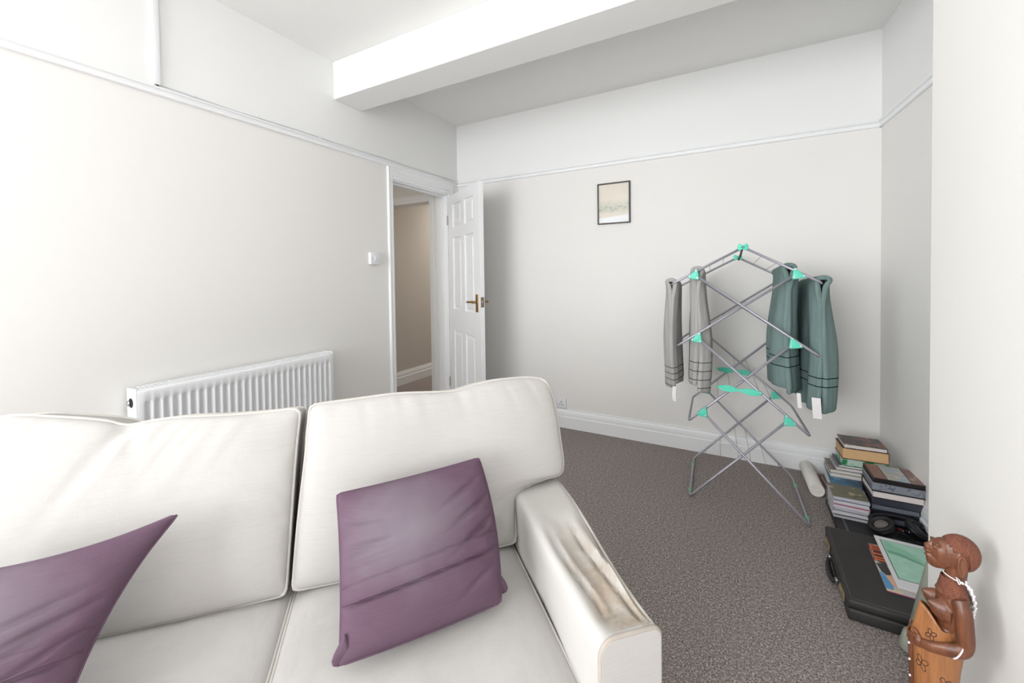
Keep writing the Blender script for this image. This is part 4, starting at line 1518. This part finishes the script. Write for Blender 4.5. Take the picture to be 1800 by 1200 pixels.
prism(bm, [(-0.112, 0.075), (-0.07, 0.070), (-0.02, 0.035), (0.012, 0.005), (-0.03, 0.026), (-0.075, 0.045), (-0.108, 0.052)], 0.0003, Matrix.Translation((0, 0, 0.0096)))
obj('leaf_print', bm, LEAFD, pb)
st_ = [(0.0, 0.02), (0.03, -0.01), (0.035, -0.05), (0.01, -0.085), (-0.03, -0.105)]
L_ = [catmull([(x, y, 0) for x, y in st_], q / 16) for q in range(17)]
poly = [(p.x, p.y) for p in L_] + [(p.x - 0.006, p.y - 0.001) for p in reversed(L_)]
bm = bmesh.new()
prism(bm, poly, 0.0003, Matrix.Translation((0, 0, 0.0094)))
obj('stem_print', bm, LEAFM, pb)

# ------------------------------------------------------------------ pipe standing behind the statue
pp = thing('plastic_pipe', 'grey-green plastic pipe with a wider foot standing behind the wooden figure', 'pipe', (0.519, 1.819, 0))
PIPEM = M('grey_green_plastic', (166, 169, 156), 0.5, var=(8, 8))
ax = Vector((0.085, -0.030, 0.52)).normalized()
q = Vector((0, 0, 1)).rotation_difference(ax).to_matrix().to_4x4()
bm = bmesh.new()
lathe(bm, [(0.0235, 0.05), (0.0235, 0.54), (0.019, 0.545)], 20, q)
obj('tube', bm, PIPEM, pp)
bm = bmesh.new()
lathe(bm, [(0.031, 0.006), (0.036, 0.010), (0.033, 0.056), (0.031, 0.064), (0.023, 0.068)], 22, q)
obj('foot_collar', bm, PIPEM, pp)

# ------------------------------------------------------------------ carved wooden statue
def wood(name, c1, c2, scale, rough=0.38, stip=0.0, rot=(0, 0, 0)):
    t = NT(name)
    t.b.inputs['Roughness'].default_value = rough
    v = t.coord((7, 7, 1.2), rot=rot)
    n = t.noise(v, scale, 5, 0.6)
    c = t.mix(t.ramp(n, [(0.3, 0.0), (0.7, 1.0)]), c1, c2)
    g = t.noise(t.coord((60, 60, 3)), 3.0, 3)
    c = t.mix(t.ramp(g, [(0.45, 0.0), (0.7, 0.35)]), c, tuple(int(k * 0.62) for k in c1))
    if stip:
        s = t.noise(t.coord(), 420, 2)
        c = t.mix(t.ramp(s, [(0.35, 0.7), (0.55, 0.0)]), c, tuple(int(k * 0.5) for k in c1))
        t.bump(s, stip, 0.003)
    else:
        t.bump(g, 0.15, 0.001)
    t.base(c)
    _mats[name] = t.m
    return t.m


W_SKIN = wood('dark_carved_wood', (90, 52, 36), (126, 78, 52), 5, 0.32)
W_HAIR = wood('stippled_red_wood', (122, 66, 46), (142, 82, 56), 6, 0.5, 0.9)
W_DRESS = wood('orange_carved_wood', (146, 94, 56), (164, 110, 68), 4, 0.42)
W_LINE = M('burnt_line', (74, 42, 28), 0.6)
BEAD = M('white_bead', (236, 232, 234), 0.35)
stt = thing('wooden_statue', 'carved wooden statue of a standing woman with white beads by the chimney wall', 'statue', (0.412, 1.246, 0), R(177))
stt.scale = (0.74, 0.66, 1.0)


def ell(bm, c, r, rot=None, seg=20):
    mm = Matrix.Translation(c) @ (rot or Matrix()) @ Matrix.Diagonal((*r, 1))
    bmesh.ops.create_uvsphere(bm, u_segments=seg, v_segments=seg // 2 + 2, radius=1.0, matrix=mm)


RY = lambda a: Matrix.Rotation(R(a), 4, 'Y')
RZ_ = lambda a: Matrix.Rotation(R(a), 4, 'Z')
bm = bmesh.new()
ell(bm, (-0.024, 0, 0.6585), (0.046, 0.034, 0.0385), RY(14))
ell(bm, (0.008, 0, 0.652), (0.030, 0.029, 0.034))
ell(bm, (0.016, 0, 0.637), (0.030, 0.023, 0.020), RY(20))
ell(bm, (0.033, 0, 0.633), (0.012, 0.014, 0.011))
tube(bm, [(0.026, 0, 0.676), (0.033, 0, 0.668), (0.040, 0, 0.660)], [0.004, 0.006, 0.008], 10)
ell(bm, (0.043, 0, 0.6605), (0.0065, 0.0105, 0.0065))
for s in (-1, 1):
    ell(bm, (0.0405, s * 0.008, 0.6590), (0.006, 0.005, 0.005))
    ell(bm, (0.026, s * 0.0145, 0.6655), (0.0085, 0.0085, 0.0038), RY(-15))
    ell(bm, (0.024, s * 0.015, 0.6735), (0.010, 0.012, 0.0035), RY(-10))
    # long ears
    e = [(-0.026, s * 0.034, 0.664), (-0.018, s * 0.038, 0.660), (-0.015, s * 0.039, 0.645), (-0.018, s * 0.037, 0.628), (-0.026, s * 0.034, 0.622), (-0.033, s * 0.034, 0.640), (-0.031, s * 0.035, 0.660)]
    tube(bm, [catmull(e + [e[0]], k / 24) for k in range(24)], 0.0035, 6, closed=True)
    ell(bm, (-0.025, s * 0.033, 0.642), (0.008, 0.004, 0.018))
ell(bm, (0.0415, 0, 0.6505), (0.0095, 0.0125, 0.0040), RY(-8))
ell(bm, (0.0400, 0, 0.6420), (0.0090, 0.0115, 0.0040), RY(8))
tube(bm, [(-0.022, 0, 0.632), (-0.020, 0, 0.610), (-0.016, 0, 0.588), (-0.014, 0, 0.565)], [0.024, 0.0235, 0.027, 0.040], 20)
ell(bm, (-0.012, 0, 0.553), (0.032, 0.056, 0.030))
ell(bm, (-0.006, 0, 0.520), (0.032, 0.046, 0.050))
ell(bm, (0.000, 0, 0.470), (0.036, 0.046, 0.040))
for s in (-1, 1):
    br = [(0.000, s * 0.027, 0.532), (0.016, s * 0.027, 0.533), (0.030, s * 0.028, 0.538), (0.041, s * 0.028, 0.543), (0.047, s * 0.028, 0.546)]
    tube(bm, br, [0.026, 0.0245, 0.018, 0.009, 0.003], 16)
    am = [(-0.016, s * 0.050, 0.572), (-0.020, s * 0.060, 0.552), (-0.024, s * 0.064, 0.520), (-0.027, s * 0.065, 0.486), (-0.016, s * 0.065, 0.470), (0.012, s * 0.060, 0.461), (0.040, s * 0.050, 0.452), (0.058, s * 0.036, 0.447)]
    rr = [0.018, 0.0205, 0.0195, 0.0175, 0.016, 0.0145, 0.012, 0.011]
    tube(bm, [catmull(am, k / 28) for k in range(29)], [rr[min(7, int(k / 4))] + (rr[min(7, int(k / 4) + 1)] - rr[min(7, int(k / 4))]) * ((k % 4) / 4) for k in range(29)], 14)
    # palm, four fingers and a thumb laid on the front of the wrap
    ell(bm, (0.064, s * 0.028, 0.444), (0.014, 0.010, 0.012), RZ_(-30 * s))
    for k in range(4):
        zz = 0.453 - 0.0062 * k
        ln = (0.022, 0.026, 0.025, 0.020)[k]
        tube(bm, [(0.070, s * 0.024, zz), (0.079, s * (0.024 - ln * 0.45), zz - 0.001), (0.083, s * (0.024 - ln * 0.8), zz - 0.002), (0.082, s * (0.024 - ln), zz - 0.002)], [0.0040, 0.0038, 0.0034, 0.0024], 8)
    tube(bm, [(0.062, s * 0.026, 0.454), (0.070, s * 0.022, 0.464), (0.077, s * 0.014, 0.468)], [0.0048, 0.0042, 0.003], 8)
body = obj('body', bm, W_SKIN, stt, smooth=True)
rm = body.modifiers.new('one_surface', 'REMESH')
rm.mode, rm.voxel_size, rm.use_smooth_shade = 'VOXEL', 0.0019, True
sm_ = body.modifiers.new('carved', 'SMOOTH')
sm_.factor, sm_.iterations = 0.5, 3

bm = bmesh.new()
ell(bm, (-0.024, 0, 0.6590), (0.0485, 0.0365, 0.0410), RY(14), 36)
dele = [v for v in bm.verts if v.co.x > 0.017 - (0.695 - v.co.z) * 0.75 or v.co.z < 0.628 or (v.co.x > -0.036 and v.co.z < 0.664)]
bmesh.ops.delete(bm, geom=dele, context='VERTS')
hair = obj('hair', bm, W_HAIR, stt, smooth=True)
so_ = hair.modifiers.new('thickness', 'SOLIDIFY')
so_.thickness = 0.0035
for yy in (0.012, 0.026):
    pass
bm = bmesh.new()
loft(bm, [[(-0.014 + 0.001 + rx * math.cos(a), ry * math.sin(a), z + 0.010 * math.cos(a) * k) for a in [2 * math.pi * q / 28 for q in range(28)]]
          for z, rx, ry, k in ((0.604, 0.0255, 0.0255, 0), (0.592, 0.0280, 0.0285, 0), (0.580, 0.031, 0.042, 0), (0.571, 0.0325, 0.052, -0.6))], cap=False)
col = obj('stippled_yoke', bm, W_HAIR, stt, smooth=True)
so_ = col.modifiers.new('thickness', 'SOLIDIFY')
so_.thickness = 0.003

# wrapped dress: high pointed front, long skirt, block base
SECT = [(0.000, 0.024, 0.058, 0.054), (0.020, 0.024, 0.058, 0.054), (0.030, 0.024, 0.050, 0.047), (0.15, 0.024, 0.046, 0.044), (0.28, 0.023, 0.047, 0.045), (0.36, 0.022, 0.049, 0.047), (0.405, 0.020, 0.053, 0.050), (0.430, 0.018, 0.056, 0.052), (0.450, 0.018, 0.055, 0.052)]


def sect(z):
    for a, b in zip(SECT, SECT[1:]):
        if z <= b[0]:
            k = (z - a[0]) / max(1e-6, b[0] - a[0])
            return [a[i] + (b[i] - a[i]) * k for i in (1, 2, 3)]
    return list(SECT[-1][1:])


def skirt_pt(phi, z, out=0.0):
    cx, rx, ry = sect(z)
    return Vector((cx + (rx + out) * math.cos(phi), (ry + out) * math.sin(phi), z))


bm = bmesh.new()
zz_ = [0.0, 0.019, 0.020, 0.030, 0.06, 0.10, 0.15, 0.20, 0.25, 0.30, 0.34, 0.37, 0.39, 0.405, 0.42, 0.435, 0.450]
rings = [[skirt_pt(2 * math.pi * q / 40, z) for q in range(40)] for z in zz_]
loft(bm, rings)
skirt = obj('skirt', bm, W_DRESS, stt)
bm = bmesh.new()
rings = []
for k in range(13):
    t = k / 12
    ring = []
    for q in range(44):
        a = 2 * math.pi * q / 44
        fr = max(0.0, math.cos(a))
        z = 0.440 + t * (0.052 + 0.036 * fr ** 1.3)
        cx, rx, ry = 0.016, 0.054 - 0.008 * t, 0.050 - 0.002 * t
        ridge = 0.012 * math.exp(-((a if a < math.pi else a - 2 * math.pi) / 0.35) ** 2) * (1 - 0.3 * t)
        ring.append((cx + (rx + ridge) * math.cos(a) * (1 - 0.10 * t * (1 - fr)) - 0.012 * t * fr, ry * math.sin(a), z))
    rings.append(ring)
loft(bm, rings, cap=False)
bod = obj('bodice', bm, W_DRESS, stt, smooth=True)
so_ = bod.modifiers.new('thickness', 'SOLIDIFY')
so_.thickness, so_.offset = 0.007, -1


def bod_pt(a, z):
    fr = max(0.0, math.cos(a))
    t = (z - 0.440) / (0.052 + 0.036 * fr ** 1.3)
    rx, ry = 0.054 - 0.008 * t, 0.050 - 0.002 * t
    ridge = 0.012 * math.exp(-(a / 0.35) ** 2) * (1 - 0.3 * t)
    return Vector((0.016 + (rx + ridge) * math.cos(a) * (1 - 0.10 * t * (1 - fr)) - 0.012 * t * fr, ry * math.sin(a), z))


def flower(par, fn, a0, z0, size, n=4, filled=False):
    """burnt petal outlines following the surface"""
    for k in range(n):
        th = 2 * math.pi * k / n + 0.5
        pts = []
        for q in range(16):
            b = 2 * math.pi * q / 16
            u, v = size * (0.62 + 0.55 * math.cos(b)), size * 0.36 * math.sin(b)
            x, z = u * math.cos(th) - v * math.sin(th), u * math.sin(th) + v * math.cos(th)
            pts.append(fn(a0 + x / 0.05, z0 + z))
        bm = bmesh.new()
        tube(bm, pts, 0.0011, 5, closed=True)
        obj('flower_carving', bm, W_LINE, par)


flower(bod, bod_pt, 0.95, 0.474, 0.0115)
flower(skirt, skirt_pt, 0.72, 0.400, 0.015, 4)
flower(skirt, skirt_pt, 1.75, 0.376, 0.014, 4)
flower(skirt, skirt_pt, 0.95, 0.330, 0.014, 3)
flower(skirt, skirt_pt, 1.5, 0.24, 0.015, 4)
flower(skirt, skirt_pt, 0.8, 0.18, 0.015, 4)
bm = bmesh.new()
rows = []
for k in range(24):
    z = 0.435 - 0.37 * k / 23
    rows.append([skirt_pt(a, z, o) for a, o in ((-0.16, -0.002), (-0.13, 0.007), (0.0, 0.010), (0.13, 0.007), (0.16, -0.002))])
loft(bm, rows)
sash = obj('front_sash', bm, W_SKIN, stt)
bm = bmesh.new()
for k in range(9):
    z = 0.425 - 0.038 * k
    bmesh.ops.create_icosphere(bm, subdivisions=1, radius=0.0032, matrix=Matrix.Translation(skirt_pt(0.11, z, 0.009)))
o = obj('bead_row', bm, BEAD, sash, smooth=True)
o['label'] = 'white beads along the dark sash'

# white beads: neck string, tassel of strands down the back, bracelet
ring = []
for k in range(40):
    a = 2 * math.pi * k / 40
    ring.append((-0.018 + 0.0265 * math.cos(a), 0.0265 * math.sin(a), 0.606 + 0.006 * math.cos(a)))
o = tubeo('necklace_string', ring, 0.0013, BEAD, stt, 6, closed=True)
o['label'] = 'white string round the neck'
kn = [(-0.018, 0.0275, 0.606), (-0.014, 0.032, 0.611), (-0.019, 0.033, 0.602), (-0.022, 0.030, 0.608), (-0.012, 0.034, 0.616)]
tubeo('string_knot', [catmull(kn, k / 16) for k in range(17)], 0.0012, BEAD, o)
for j in range(7):
    yo = 0.026 - 0.0085 * j
    bm = bmesh.new()
    ctrl = [(-0.026 - 0.012 * (j > 0), yo, 0.605), (-0.043, yo * 0.95, 0.597 - 0.003 * (j % 3)), (-0.052, yo * 0.8, 0.577), (-0.056, yo * 0.7, 0.557 - 0.004 * (j % 2)), (-0.053, yo * 0.6, 0.536 - 0.008 * (j % 3))]
    for k in range(19):
        c = catmull(ctrl, k / 18) + Vector((0.0015 * math.sin(k * 2.1 + j), 0.0018 * math.cos(k * 1.7 + j * 2), 0))
        bmesh.ops.create_icosphere(bm, subdivisions=1, radius=0.0036, matrix=Matrix.Translation(c))
    o = obj('bead_strand', bm, BEAD, stt, smooth=True)
for s in (1, -1):
    c = Vector((-0.010, s * 0.0640, 0.4680))
    n = Vector((0.9, -s * 0.12, 0.55)).normalized()
    u = n.orthogonal().normalized()
    w = n.cross(u)
    o = tubeo('bracelet', [c + (u * math.cos(a) + w * math.sin(a)) * 0.0205 for a in [2 * math.pi * k / 28 for k in range(28)]], 0.0019, BEAD, stt, 6, closed=True)
    o['label'] = 'white bracelet at the elbow'
